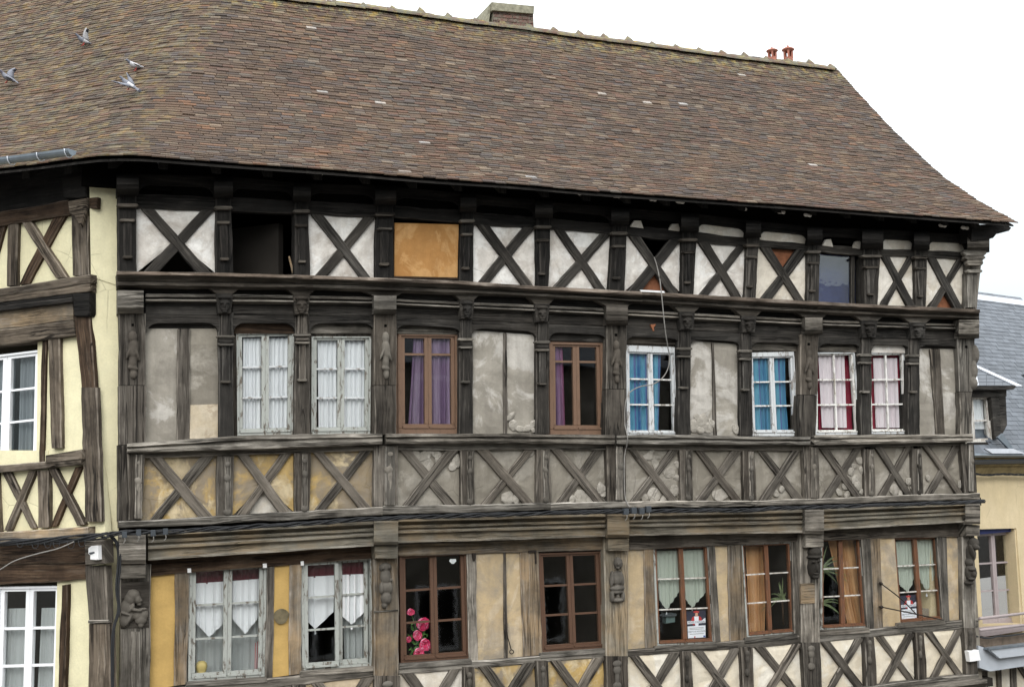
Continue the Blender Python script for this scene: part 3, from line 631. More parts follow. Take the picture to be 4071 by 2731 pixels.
# bays of the window row: inner x at top / bottom
BX = [(583, 868, 579, 870), (929, 1174, 929, 1172), (1232, 1489, 1234, 1489), (1577, 1828, 1577, 1824), (1880, 2133, 1882, 2130), (2185, 2413, 2184, 2408), (2494, 2698, 2486, 2698), (2750, 2942, 2746, 2944), (2988, 3184, 2994, 3180), (3257, 3420, 3245, 3424), (3468, 3614, 3466, 3612), (3656, 3808, 3660, 3821)]
for i, (xt0, xt1, xb0, xb1) in enumerate(BX):
    a, b = xt0 - 4, xt1 + 4
    mk = MT['charcoal']
    # flared valance behind the brackets, double moulding, board, flat-arched lintel
    moulding('valance', lambda x: C_bot1(x) - 2, lambda x: M0(x) + 2, a, b, [(0, .1), (.5, .03), (1, .02)], MAIN, -.15, MT['black'], house, step=60)
    moulding('moulding', M0, M1, a, b, [(0, .05), (.36, .06), (.5, .06), (.92, .06), (1, .05)], MAIN, -.15, MT['greybrown'] if i in (1, 7) else mk, house, amp=.002, step=50)
    ml = MT['pale'] if i in (1, 7) else MT['grey']
    moulding('bead', M0, M1, a, b, [(.02, .06), (.06, .1), (.32, .1), (.38, .06)], MAIN, .0, ml, house, amp=.003, step=40)
    moulding('bead', M0, M1, a, b, [(.55, .06), (.6, .12), (.72, .13), (.8, .115), (.86, .06)], MAIN, .0, MT['pale'], house, amp=.003, step=40)
    beam('lintel_board', lambda x: M1(x) - 1, lambda x: L0(x) + 1, a, b, BB + .035, .15, mk)
    prism('arched_lintel', arch_poly(a, b, L0, CR, L1, .17, 6), MAIN, BB + .055, .11, mk, house, ch=0)
    bw = {1: MT['brown'], 2: MT['grey'], 3: MT['grey'], 5: MT['charcoal'], 6: MT['greybrown'], 8: MT['grey'], 9: MT['grey'], 10: MT['pwhite']}.get(i, MT['charcoal'])
    backing('arch_board', [(a, CR(a) - 8), (b, CR(b) - 8), (b, L1(b) + 8), (a, L1(a) + 8)], BB - .02, bw)
def vpanels(i, splits, mats, studw=None, mat=None):
    """plaster bay with vertical studs: splits = [(x0t, x1t, x0b, x1b)] of the studs"""
    xt0, xt1, xb0, xb1 = BX[i]; xt0 -= 4; xt1 += 4; xb0 -= 4; xb1 += 4
    L = (xt0, xb0); k = 0
    for s in splits + [None]:
        Rr = (s[0] + 3, s[2] + 3) if s else (xt1, xb1)
        panel('plaster_panel', [(L[0], L1(L[0]) - 12), (Rr[0], L1(Rr[0]) - 12), (Rr[1], S0(Rr[1]) + 3), (L[1], S0(L[1]) + 3)], MAIN, BB + .0, mats[k], house, amp=.012); k += 1
        if s:
            post('stud', s[0], s[1], L1(s[0]) - 10, s[2], s[3], S0(s[2]) + 3, BB + (.03 if s[1] - s[0] > 25 else .02), .1, mat or MT['greybrown'])
            L = (s[1] - 3, s[3] - 3)
vpanels(0, [(705, 758, 701, 752)], [MT['pmid'], MT['pgrey']])
panel('plaster_patch', [(757, 1610), (866, 1606), (866, 1740), (754, 1744)], MAIN, BB + .016, MT['ppatch'], house, amp=.003, th=.02)
vpanels(4, [(2002, 2016, 2004, 2018)], [MT['pmid'], MT['pmid']])
vpanels(7, [(2832, 2838, 2840, 2853)], [MT['pmid'], MT['pmid']])
vpanels(11, [(3700, 3737, 3724, 3759)], [MT['pmid'], MT['pmid']])

# --- sill of the window row and rail below it
profS = [(0, .12), (.04, .2), (.3, .215), (.42, .18), (.55, .19), (.72, .225), (.92, .215), (1, .17)]
for x0, x1 in ((505, 1520), (1534, 2445), (2452, 3222), (3238, 3868)):
    moulding('sill', S0, S1, x0, x1, profS, MAIN, -.15, MT['pale'], house, amp=.007, step=45)
    beam('rail', lambda x: S1(x) - 3, R1, x0 + (60 if x0 < 600 else 15), x1 - 30, BC + .06, .15, MT['grey'], amp=.009)

# --- frieze of crosses
CP = [(507, 578, 1802, 509, 566, 2066, 1), (862, 930, 1812, 863, 922, 2050, 0), (1170, 1234, 1800, 1170, 1232, 2036, 0), (1489, 1584, 1770, 1487, 1583, 2013, 1), (1831, 1888, 1789, 1833, 1889, 2008, 0), (2134, 2187, 1787, 2135, 2193, 2000, 0), (2411, 2489, 1769, 2416, 2489, 1993, 1), (2703, 2755, 1787, 2709, 2757, 1991, 0), (2955, 3002, 1790, 2958, 3008, 1992, 0), (3194, 3258, 1774, 3204, 3262, 1984, 1), (3437, 3477, 1785, 3441, 3486, 1973, 0), (3629, 3666, 1783, 3633, 3674, 1968, 0), (3822, 3872, 1763, 3838, 3886, 1958, 1)]
for i, (a, b, y, c, d_, yb, main) in enumerate(CP):
    m = MT['frieze'] if i % 2 else MT['greybrown']
    p = post('post', a, b, y, c, d_, yb, BC + (.09 if main else .07), .16, m)
    w = (b - a); cx = (a + b + c + d_) / 4; h = yb - y
    post('post_fillet', cx - w * .02, cx + w * .36, y + 5, cx - w * .02, cx + w * .36, yb - 6, BC + (.115 if main else .095), .05, MT['grey'], p, amp=.008)
    rk = random.Random(i + 40)
    blobs('carved_knot', MAIN, [(cx + w * .16, y + h * .55, w * .1, h * .46, .024, 0, .095), (cx + w * .16, y + h * .14, w * .17, h * .05, .02, 0, .1), (cx + w * rk.uniform(.1, .2), y + h * rk.uniform(.36, .42), w * .2, h * .07, .03, rk.uniform(-30, 30), .1), (cx + w * .14, y + h * rk.uniform(.46, .54), w * .13, h * .12, .025, rk.uniform(-12, 12), .1), (cx + w * .2, y + h * .78, w * .1, h * .16, .02, 5, .09), (cx + w * .14, y + h * .94, w * .25, h * .06, .022, 0, .09)], MT['grey'] if i % 3 else MT['pale'], p, .008, BC)
post('post', 470, 511, 1770, 466, 512, 2072, BC + .06, .2, MT['greybrown'])
CM_ = ['pmix', 'pmix', 'pmix'] + ['pgrey'] * 9
for i in range(12):
    x0t, x1t, x0b, x1b = CP[i][1] - 4, CP[i + 1][0] + 4, CP[i][4] - 4, CP[i + 1][3] + 4
    cross_panel(i, x0t, x1t, x0b, x1b, lambda x: R1(x) - 3, lambda x: C0b(x) + 3, BC, MT[CM_[i]], {'b': MT['pwarm']} if i in (1,) else {})
    xbrace(x0t, x1t, x0b, x1b, R1, lambda x: C0b(x) + 2, BC + .05, MT['frieze'], '/' if i in (3, 8) else '\\')
for x0, x1 in ((472, 1230), (1230, 1522), (1522, 2190), (2190, 2502), (2502, 3010), (3010, 3896)):
    beam('sole_plate', C0b, C1b, x0, x1, BC + .1, .2, MT['pale'], amp=.012)
# stones showing where the render has fallen
_st = []
for k in range(7):
    bm = bmesh.new(); bmesh.ops.create_icosphere(bm, subdivisions=2, radius=1); r_ = random.Random(k + 5)
    dirs = [Vector((r_.uniform(-1, 1), r_.uniform(-1, 1), r_.uniform(-1, 1))).normalized() for _ in range(7)]; lim = [r_.uniform(.55, .85) for _ in dirs]
    for v in bm.verts:
        for dv, lm in zip(dirs, lim):
            t_ = v.co.dot(dv)
            if t_ > lm: v.co -= dv * (t_ - lm)
    me = bpy.data.meshes.new('stone'); bm.to_mesh(me); bm.free(); me.materials.append(MT['stone']); _st.append(me)
def stone(px, py, rx, ry, d, name='stone'):
    c = MAIN.pt((px, py), d); s = FPX / project(c)[2]
    o = bpy.data.objects.new(name, rnd.choice(_st)); col.objects.link(o); attach(o, house)
    o.location = Vector(c); o.rotation_euler = (0, rnd.uniform(0, 6.28), 0) ; o.scale = (rx / s * 1.3, .017, ry / s * 1.3)
    return o
ST = [(1690, 1812, 30, 20), (1730, 1800, 26, 15), (1700, 1840, 32, 22), (1655, 1812, 22, 18), (1745, 1828, 18, 14), (1815, 1830, 24, 18), (1800, 1855, 14, 18), (2020, 1975, 24, 27), (2053, 1985, 14, 18), (2305, 1975, 24, 24), (2340, 1985, 24, 20), (2275, 1987, 16, 12), (2392, 1940, 18, 24), (2400, 1965, 12, 14), (2590, 1795, 32, 9), (2590, 1815, 36, 13), (2605, 1838, 24, 13), (2565, 1980, 18, 15), (2600, 1965, 24, 24), (2640, 1985, 24, 15), (2690, 1900, 14, 10), (2680, 1950, 18, 22), (2660, 1875, 22, 20), (2700, 1850, 12, 22), (2865, 1970, 34, 22), (2890, 1945, 14, 12),
      (3400, 1905, 17, 13), (3385, 1875, 14, 14), (3420, 1830, 13, 18), (3410, 1930, 17, 14), (3395, 1850, 10, 12), (3425, 1870, 10, 14), (3360, 1935, 14, 14), (3335, 1958, 17, 13), (3370, 1962, 17, 11), (3425, 1955, 11, 12), (3400, 1962, 11, 9), (3615, 1912, 15, 14), (3628, 1935, 9, 10), (3555, 1945, 20, 18), (3580, 1962, 12, 9), (3690, 1900, 12, 9), (3820, 1920, 12, 16), (3085, 1960, 14, 14), (3110, 1945, 12, 12), (2110, 1800, 14, 10), (2480, 1960, 8, 10), (1880, 1990, 8, 8)]
for px, py, rx, ry in ST: stone(px, py, rx, ry, BC + .012)
for px, py, rx, ry in [(2032, 1655, 10, 20), (2040, 1690, 16, 18), (2060, 1705, 22, 12), (2095, 1705, 20, 12), (2122, 1685, 12, 22), (2118, 1708, 10, 10), (2760, 1690, 22, 24), (2790, 1672, 26, 24), (2780, 1708, 20, 14), (2815, 1700, 18, 20), (2830, 1680, 12, 18), (2770, 1660, 14, 12), (2925, 1705, 18, 13)]: stone(px, py, rx, ry, BB + .012)

# ------------------------------------------------------------------ windows
def bil(Q, s, t): return (Q[0] * (1 - s) + Q[1] * s) * (1 - t) + (Q[3] * (1 - s) + Q[2] * s) * t
def bars(Q, pl, rects, df, th):
    """boxes given in (s0, t0, s1, t1) of the 3D quad Q, front at +df"""
    V = []; F = []
    for s0, t0, s1, t1 in rects:
        b = len(V); c = [bil(Q, s0, t0), bil(Q, s1, t0), bil(Q, s1, t1), bil(Q, s0, t1)]
        m = sum(c) / 4; e = .004
        inn = []
        for p in c:
            k = m - p; k = k / (np.linalg.norm(k) + 1e-9); inn.append(p + k * e * 1.6)
        V += [p + pl.N * df for p in inn] + [p + pl.N * (df - e) for p in c] + [p + pl.N * (df - th) for p in c]
        F += [(b, b + 1, b + 2, b + 3)]
        for r in (0, 4): F += [(b + r + i, b + r + (i + 1) % 4, b + r + 4 + (i + 1) % 4, b + r + 4 + i) for i in range(4)]
        F += [(b + 11, b + 10, b + 9, b + 8)]
    return V, F
def window(quad, pl, d, parent, frame, sash, mun, cas=((0, .5), (.5, 1)), rows=(1 / 3, 2 / 3), fw=.045, sw=.05, mw=.022, vm=0, glass='glass', head=0, drip=True, rec=None, name='window', bottom=None, topf=.6):
    """casement window: quad TL, TR, BR, BL in pixels. frame > casement > ... ; returns (part, 3D quad)"""
    Q = [pl.pt(p, d) for p in quad]; W = np.linalg.norm(Q[1] - Q[0]); H = np.linalg.norm(Q[3] - Q[0])
    fx, fy = fw / W, fw / H; hy = (fw * topf + head) / H; by = fy * (bottom or 1.3)
    V, F = bars(Q, pl, [(0, 0, 1, hy), (0, 1 - by, 1, 1), (0, hy, fx, 1 - by), (1 - fx, hy, 1, 1 - by)], 0, .12)
    w = mesh_obj(name, V, F, frame, parent)
    iw = 1 - 2 * fx
    for ci, (c0, c1) in enumerate(cas):
        a, b = fx + iw * c0 + .002, fx + iw * c1 - .002; t0, t1 = hy, 1 - by
        r = (rec or [0] * 9)[ci]
        sx, sy = sw / W, sw / H
        V, F = bars(Q, pl, [(a, t0, b, t0 + sy * topf), (a, t1 - sy * 1.25, b, t1), (a, t0 + sy * topf, a + sx, t1 - sy * 1.25), (b - sx, t0 + sy * topf, b, t1 - sy * 1.25)], -.022 + r, .045)
        mesh_obj('casement', V, F, sash, w)
        if drip:
            V, F = bars(Q, pl, [(a + .01, t1 - sy * .55, b - .01, t1 - .002)], .012 + r, .03); mesh_obj('drip_rail', V, F, sash, w)
        g0, g1, h0, h1 = a + sx, b - sx, t0 + sy * topf, t1 - sy * 1.25
        ys = [h0] + [h0 + (h1 - h0) * f for f in rows] + [h1]
        my = mw / H; mx = mw / W
        xs = [g0] + ([(g0 + g1) / 2] if vm else []) + [g1]
        for y in ys[1:-1]:
            V, F = bars(Q, pl, [(g0, y - my / 2, g1, y + my / 2)], -.03 + r, .03); mesh_obj('muntin', V, F, mun, w)
        for x in xs[1:-1]:
            V, F = bars(Q, pl, [(x - mx / 2, h0, x + mx / 2, h1)], -.028 + r, .03); mesh_obj('muntin', V, F, mun, w)
        for k in range(len(ys) - 1):
            for q in range(len(xs) - 1):
                V, F = bars(Q, pl, [(xs[q] + .0005, ys[k] + .0005, xs[q + 1] - .0005, ys[k + 1] - .0005)], -.045 + r, .004); mesh_obj('pane', V, F, MT[glass], w)
    return w
def surround(bay, quad, pl, d, mat, parent, name='window_surround', th=.08):
    """boards closing the gap between a bay of the frame and the window in it"""
    A = [pl.pt(p, d) for p in bay]; B = [pl.pt(p, d) for p in quad]
    V = A + B + [p - pl.N * th for p in A + B]
    F = []
    for i in range(4):
        j = (i + 1) % 4
        F += [(i, j, 4 + j, 4 + i), (8 + i, 8 + j, 12 + j, 12 + i), (4 + i, 4 + j, 12 + j, 12 + i)]
    return mesh_obj(name, V, F, mat, parent, uv=[(pl.uv(p)[1], pl.uv(p)[0]) for p in V])
def curtain(label, top, bot, pl, d, mat, folds=6, amp=.025, cat='curtain', name='curtain', group=None, nx=48, ny=10, ureps=None):
    """hanging cloth between two pixel polylines (left to right), gathered into folds"""
    def pos(poly, s):
        xs = [p[0] for p in poly]; k = s * (xs[-1] - xs[0]) + xs[0]; return (k, float(np.interp(k, xs, [p[1] for p in poly])))
    V = []; UV = []; sd_ = nseed(); ur = ureps or max(1, folds / 3)
    for j in range(ny + 1):
        t = j / ny
        for i in range(nx + 1):
            s = i / nx; a = pos(top, s); b = pos(bot, s); p = (a[0] * (1 - t) + b[0] * t, a[1] * (1 - t) + b[1] * t)
            ph = s * folds * 2 * math.pi + nz(sd_, s * 5) * 1.3 + nz(sd_ + 1, t * 2) * .4
            e = amp * (.55 + .45 * t) * (math.sin(ph) + .35 * math.sin(2.3 * ph + 1)) * (1 + .4 * nz(sd_ + 2, s * 6))
            V.append(pl.pt(p, d) + pl.N * e); UV.append((s * ur, t))
    F = [(j * (nx + 1) + i, j * (nx + 1) + i + 1, (j + 1) * (nx + 1) + i + 1, (j + 1) * (nx + 1) + i) for j in range(ny) for i in range(nx)]
    return tag(mesh_obj(name, V, F, mat, None, UV, smooth=True, fix=False), label, cat, group)
def pinch(o, pl, p, d, mat):
    """small tassel on the point of a curtain"""
    blobs('tassel', pl, [(p[0], p[1], 2.2, 5, .008, 0, 0), (p[0], p[1] + 6, 4.5, 6, .014, 0, 0)], mat, o, .005, d)

# second-floor windows (quads TL, TR, BR, BL)
WB = {1: ((940, 1326), (1170, 1320), (1166, 1727), (944, 1733)), 2: ((1239, 1338), (1476, 1338), (1472, 1724), (1238, 1726)), 3: ((1582, 1325), (1822, 1328), (1825, 1725), (1584, 1725)), 5: ((2184, 1360), (2398, 1364), (2407, 1728), (2187, 1728)),
      6: ((2489, 1372), (2684, 1380), (2697, 1736), (2493, 1736)), 8: ((2982, 1402), (3157, 1398), (3175, 1733), (2993, 1733)), 9: ((3240, 1401), (3398, 1401), (3424, 1727), (3240, 1729)), 10: ((3451, 1403), (3600, 1400), (3616, 1724), (3461, 1725))}
def bay(i):
    a = BX[i]; return [(a[0] - 4, L1(a[0]) - 4), (a[1] + 4, L1(a[1]) - 4), (a[3] + 4, S0(a[3]) + 4), (a[2] - 4, S0(a[2]) + 4)]
dB = BB - .03
for i, q in WB.items():
    fr, sa, mu = {1: ('wgrey', 'wgrey', 'wwhite'), 2: ('wgrey', 'wgrey', 'wwhite'), 3: ('wbrown',) * 3, 5: ('wbrown',) * 3, 6: ('wwhite', 'wwhite', 'wwhite2'), 8: ('wwhite', 'wwhite', 'wwhite2'), 9: ('wwhite', 'wwhite2', 'wwhite2'), 10: ('wwhite', 'wwhite2', 'wwhite2')}[i]
    kw = dict(cas=((0, .5), (.5, 1)))
    if i in (3, 5): kw.update(rows=(.19,), fw=.045, sw=.045, mw=.028, bottom=1.5)
    if i in (1, 2): kw.update(fw=.024, sw=.042)
    if i in (6, 8): kw.update(fw=.022, sw=.034, head=.07 if i == 6 else .045, mw=.02, bottom=2)
    if i in (9, 10): kw.update(cas=((0, 1),), vm=1, fw=.025, sw=.03, mw=.022)
    w = window(q, MAIN, dB, house, MT[fr], MT[sa], MT[mu], **kw)
    surround(bay(i), q, MAIN, dB - .02, MT['greybrown'] if i not in (3, 5) else MT['wbrown'], w)
dC = dB - .085
wcs = 'white gathered curtain behind the {} casement of the grey peeling window {}'
curtain('white net curtain with a gap at its left, in the peeling window nearest the corner', ((966, 1345), (1040, 1345)), ((962, 1715), (1040, 1715)), MAIN, dC, MT['cwhite'], 5, .02)
curtain('white net curtain, right half of the peeling window nearest the corner', ((1062, 1345), (1158, 1345)), ((1064, 1712), (1150, 1712)), MAIN, dC, MT['cwhite'], 5, .02)
curtain('white net curtain, left half of the peeling window beside the carved main post', ((1262, 1350), (1345, 1350)), ((1266, 1712), (1345, 1712)), MAIN, dC, MT['cwhite'], 5, .02)
curtain('white net curtain, right half of the peeling window beside the carved main post', ((1362, 1350), (1448, 1350)), ((1366, 1712), (1446, 1712)), MAIN, dC, MT['cwhite'], 4, .02)
curtain('purple knitted curtain drawn aside in the left half of a brown window', ((1645, 1345), (1693, 1345)), ((1622, 1700), (1698, 1700)), MAIN, dC, MT['cpurple'], 4, .025)
curtain('purple knitted curtain filling the right half of a brown window', ((1706, 1345), (1800, 1345)), ((1706, 1700), (1800, 1700)), MAIN, dC, MT['cpurple'], 5, .03)
curtain('narrow plum curtain at the left of the half-empty brown window', ((2196, 1375), (2238, 1375)), ((2205, 1705), (2251, 1705)), MAIN, dC, MT['cplum'], 3, .02)
curtain('blue striped curtain filling the left half of the white window crossed by a loose wire', ((2490, 1390), (2582, 1390)), ((2498, 1715), (2584, 1715)), MAIN, dC, MT['cblue'], 4, .025, ureps=2)
curtain('narrow blue curtain in the right half of the white window crossed by a loose wire', ((2586, 1390), (2626, 1390)), ((2592, 1715), (2618, 1715)), MAIN, dC, MT['cblue'], 2, .02, ureps=.8)
curtain('blue striped curtain, left half of the white window left of the leaning post', ((2984, 1412), (3058, 1412)), ((2996, 1720), (3066, 1720)), MAIN, dC, MT['cblue'], 4, .022, ureps=1.6)
curtain('blue striped curtain, right half of the white window left of the leaning post', ((3066, 1412), (3118, 1412)), ((3076, 1720), (3132, 1720)), MAIN, dC, MT['cblue'], 3, .022, ureps=1.2)
curtain('pale curtain with fine stripes beside a red drape, in a six-pane white window', ((3252, 1404), (3356, 1404)), ((3266, 1700), (3364, 1700)), MAIN, dC, MT['cpale'], 5, .016)
curtain('dark red drape showing at the right of a six-pane white window', ((3252, 1400), (3400, 1400)), ((3256, 1726), (3420, 1726)), MAIN, dC - .06, MT['cred'], 6, .02)
curtain('pale curtain with a dark red surround, in the rightmost window of the upper row', ((3472, 1424), (3566, 1424)), ((3484, 1700), (3576, 1700)), MAIN, dC, MT['cpale'], 4, .012)
curtain('dark red drape behind the pale curtain of the rightmost upper window', ((3460, 1402), (3590, 1402)), ((3468, 1722), (3604, 1722)), MAIN, dC - .06, MT['cred'], 5, .015)

# ------------------------------------------------------------------ first floor: jetty beam, posts, windows
D_seg = [(589, 1486, line((589, 2129), (1486, 2083)), line((589, 2227), (1000, 2200), (1486, 2169))), (1583, 2406, line((1583, 2073), (2406, 2052)), line((1583, 2158), (2406, 2133))), (2500, 3190, line((2500, 2052), (3190, 2036)), line((2500, 2129), (3190, 2117))), (3272, 3838, line((3272, 2032), (3838, 2008)), line((3272, 2107), (3838, 2075)))]
profD = [(-.12, .12), (.0, .12), (.06, .06), (.16, .05), (.2, .10), (.3, .1), (.33, .06), (.4, .06), (.44, .115), (.54, .12), (.58, .07), (.66, .07), (.9, .085), (.92, .13), (1., .125)]
for k, (x0, x1, tp, bt) in enumerate(D_seg):
    moulding('jetty_beam', tp, bt, x0, x1, profD, MAIN, -.2, MT['jetty'], house, amp=.004, step=60)
def sillD(x): return SD0(x)
SD0 = line((560, 2742), (757, 2712), (1052, 2692), (1201, 2672), (1483, 2650), (1594, 2641), (1868, 2622), (2155, 2598), (2405, 2580), (2495, 2578), (2612, 2572), (2843, 2561), (2970, 2537), (3171, 2520), (3262, 2508), (3451, 2498), (3580, 2480), (3751, 2464), (3860, 2455))
SD1 = line((560, 2790), (1000, 2745), (1495, 2690), (2000, 2641), (2410, 2612), (2495, 2609), (3171, 2559), (3260, 2553), (3860, 2497))
H0 = line((589, 2222), (1486, 2165), (2000, 2143), (2500, 2126), (3190, 2113), (3272, 2102), (3838, 2072))      # under the jetty beam
H1 = line((600, 2288), (760, 2262), (1060, 2246), (1487, 2219), (1590, 2210), (1893, 2192), (2400, 2186), (2520, 2184), (2600, 2174), (2822, 2170), (2944, 2164), (3150, 2156), (3279, 2146), (3441, 2138), (3803, 2132))
for x0, x1, m in ((585, 1490, 'brown'), (1580, 2410, 'ochrewood'), (2495, 3195, 'greybrown'), (3268, 3850, 'greybrown')):
    beam('head_beam', H0, H1, x0, x1, BD + .04, .16, MT[m], amp=.006)
# main posts of the first floor
DP = [(473, 580, 2137, 2240, 477, 600, 477, 594, 'pale'), (1487, 1583, 2079, 2166, 1485, 1584, 1490, 1588, 'ochrewood'), (2415, 2502, 2053, 2137, 2400, 2499, 2411, 2497, 'jetty'), (3200, 3276, 2035, 2122, 3182, 3262, 3184, 3260, 'pale'), (3838, 3897, 2010, 2084, 3824, 3876, 3834, 3880, 'pale')]
for i, (x0, x1, y0, y1, sx0, sx1, bx0, bx1, m) in enumerate(DP):
    mb = MT['pale'] if i == 0 else MT['jetty'] if i in (1, 2) else MT['pale']
    moulding('bracket', lambda x, y=y0: y, lambda x, y=y1: y, x0, x1, [(-.12, .1), (0, .2), (.5, .215), (.85, .2), (1, .15)], MAIN, -.2, mb, house, amp=.003, step=40)
    y2 = y1 + (y1 - y0) * (.62 if i else .58)
    prism('bracket_foot', [(x0 + 3, y1 + 2), (x1, y1 + 2), (x1, y2), (x0 + 5, y2)], MAIN, BD + .2, .2, mb, house, ch=.01)
    p = post('post', sx0, sx1, y1 + 2, bx0, bx1, SD0(bx0) + 60, BD + .1, .2, MT[m], amp=.009)
    DP[i] = DP[i] + (p, y2)
def fig(i, items, mat): return blobs('carved_figure', MAIN, items, MT[mat], DP[i][9], .008, BD + .1)
prism('recess_shade_plate', [(482, 2312), (592, 2308), (594, 2494), (480, 2500)], MAIN, BD + .104, .03, MT['greybrown'], DP[0][9], ch=.003)  # no hollow here: slightly proud plate, the recess's shade put into its darker colour
fig(0, [(530, 2364, 27, 23, .07, 20, .02), (518, 2378, 24, 28, .07, 20, .01), (548, 2382, 14, 19, .06, -15, .03), (560, 2386, 6, 7, .03, 0, .05), (553, 2400, 10, 8, .04, 0, .03), (502, 2412, 24, 36, .06, 14, .01), (512, 2440, 26, 34, .06, 0, .01), (520, 2418, 10, 22, .05, 40, .05), (540, 2424, 26, 7, .04, 12, .06), (568, 2420, 16, 6, .035, 0, .05), (546, 2446, 17, 20, .04, 0, .035), (572, 2442, 18, 22, .04, 0, .035), (560, 2462, 24, 22, .04, 0, .035), (560, 2482, 12, 14, .035, 0, .03), (494, 2468, 20, 28, .055, 0, .01), (512, 2462, 8, 30, .04, 28, .045), (502, 2440, 26, 5, .03, 18, .055)], 'carved')
fig(1, [(1531, 2255, 27, 20, .05, 0, .01), (1532, 2290, 22, 36, .055, 0, .01), (1532, 2335, 24, 26, .055, 0, .01), (1516, 2338, 9, 24, .05, 0, .03), (1551, 2338, 9, 24, .05, 0, .03), (1535, 2378, 23, 25, .07, 0, .02), (1528, 2405, 12, 14, .05, 0, .02), (1520, 2255, 9, 12, .05, 0, .03), (1545, 2252, 9, 12, .05, 0, .03), (1555, 2305, 6, 7, .04, 0, .02)], 'grey')
fig(2, [(2457, 2238, 19, 25, .075, 0, .02), (2457, 2242, 4, 9, .03, 0, .09), (2457, 2257, 9, 4, .03, 0, .08), (2453, 2298, 26, 32, .06, 0, .01), (2432, 2300, 9, 34, .045, 6, .03), (2472, 2300, 8, 32, .045, -6, .03), (2453, 2338, 34, 11, .07, 0, .02), (2452, 2352, 30, 10, .06, 0, .02), (2432, 2370, 9, 24, .05, 0, .02), (2475, 2368, 9, 24, .05, 0, .02), (2453, 2385, 25, 10, .06, 0, .02), (2454, 2368, 8, 14, .04, 0, .02)], 'grey')
fig(3, [(3234, 2255, 26, 46, .11, 0, .03), (3238, 2195, 29, 24, .11, 0, .04), (3238, 2213, 34, 8, .12, 0, .04), (3246, 2258, 6, 16, .04, 0, .13), (3246, 2280, 12, 4, .03, 0, .12), (3244, 2292, 14, 10, .05, 0, .09), (3234, 2232, 9, 5, .03, 0, .125), (3256, 2230, 9, 5, .03, 0, .125), (3247, 2270, 10, 5, .03, 0, .12)], 'grey')
fig(4, [(3868, 2158, 22, 24, .1, 0, .03), (3878, 2175, 12, 12, .08, 0, .12), (3858, 2200, 18, 36, .1, 0, .03), (3862, 2190, 6, 30, .05, -18, .12), (3852, 2235, 16, 16, .08, 0, .03), (3858, 2275, 24, 36, .1, 0, .03), (3866, 2262, 16, 7, .06, 0, .11), (3870, 2282, 6, 12, .05, 0, .13), (3862, 2300, 14, 6, .05, 0, .1), (3850, 2315, 20, 10, .09, 0, .02)], 'grey')
post('post_fillet', 520, 556, 2510, 524, 560, 2740, BD + .125, .05, MT['pale'], DP[0][9], amp=.01)
prism('plaque', [(3183, 2319), (3239, 2317), (3240, 2397), (3185, 2399)], MAIN, BD + .115, .03, MT['ochrewood'], DP[3][9], ch=.003)
for y in (2428,): prism('post_band', [(1487, y), (1583, y - 6), (1583, y - 1), (1487, y + 6)], MAIN, BD + .112, .03, MT['grey'], DP[1][9], ch=.003)

def lower(x0t, x1t, x0b, x1b, kind, mat, dd=0):
    q = [(x0t, H1(x0t) - 6), (x1t, H1(x1t) - 6), (x1b, SD0(x1b) + 4), (x0b, SD0(x0b) + 4)]
    if kind == 'p': panel('plaster_panel', q, MAIN, BD + dd, MT[mat], house, amp=.006)
    else: timber('stud', (q[0], q[1], q[3], q[2]), MAIN, BD + .02 + dd, .1, MT[mat], house)
for a in [(592, 698, 592, 692, 'p', 'pochre'), (696, 752, 690, 745, 's', 'ochrewood'), (1060, 1090, 1056, 1086, 's', 'greybrown'), (1086, 1153, 1084, 1150, 'p', 'pochre'), (1151, 1199, 1148, 1201, 's', 'ochrewood'),
          (1855, 1895, 1866, 1900, 's', 'pale'), (1892, 2006, 1896, 2010, 'p', 'pochre2'), (2003, 2012, 2005, 2020, 's', 'greybrown'), (2008, 2072, 2016, 2084, 'p', 'pochre2'), (2069, 2104, 2080, 2110, 's', 'ochrewood'), (2100, 2141, 2106, 2157, 's', 'ochrewood'),
          (2495, 2562, 2494, 2572, 'p', 'pochre2'), (2559, 2598, 2568, 2614, 's', 'ochrewood'), (2819, 2844, 2841, 2870, 's', 'grey'), (2840, 2897, 2866, 2910, 'p', 'pochre2'), (2893, 2948, 2904, 2972, 's', 'ochrewood'), (3146, 3188, 3160, 3192, 's', 'grey'),
          (3424, 3462, 3448, 3478, 's', 'grey'), (3458, 3500, 3474, 3512, 's', 'ochrewood'), (3497, 3556, 3510, 3582, 'p', 'pochre2'), (3724, 3766, 3748, 3778, 's', 'grey'), (3762, 3834, 3774, 3842, 'p', 'pochre2')]: lower(*a)
WD = {1: ((752, 2258), (1061, 2242), (1054, 2694), (748, 2714)), 2: ((1197, 2233), (1482, 2216), (1484, 2650), (1201, 2671)), 3: ((1588, 2207), (1856, 2189), (1869, 2621), (1594, 2641)), 4: ((2138, 2199), (2392, 2191), (2408, 2579), (2155, 2598)),
      5: ((2596, 2171), (2821, 2166), (2844, 2560), (2612, 2571)), 6: ((2945, 2162), (3150, 2153), (3164, 2520), (2970, 2538)), 7: ((3262, 2142), (3426, 2135), (3452, 2497), (3262, 2508)), 8: ((3553, 2138), (3728, 2134), (3752, 2464), (3580, 2479))}
dD = BD - .01
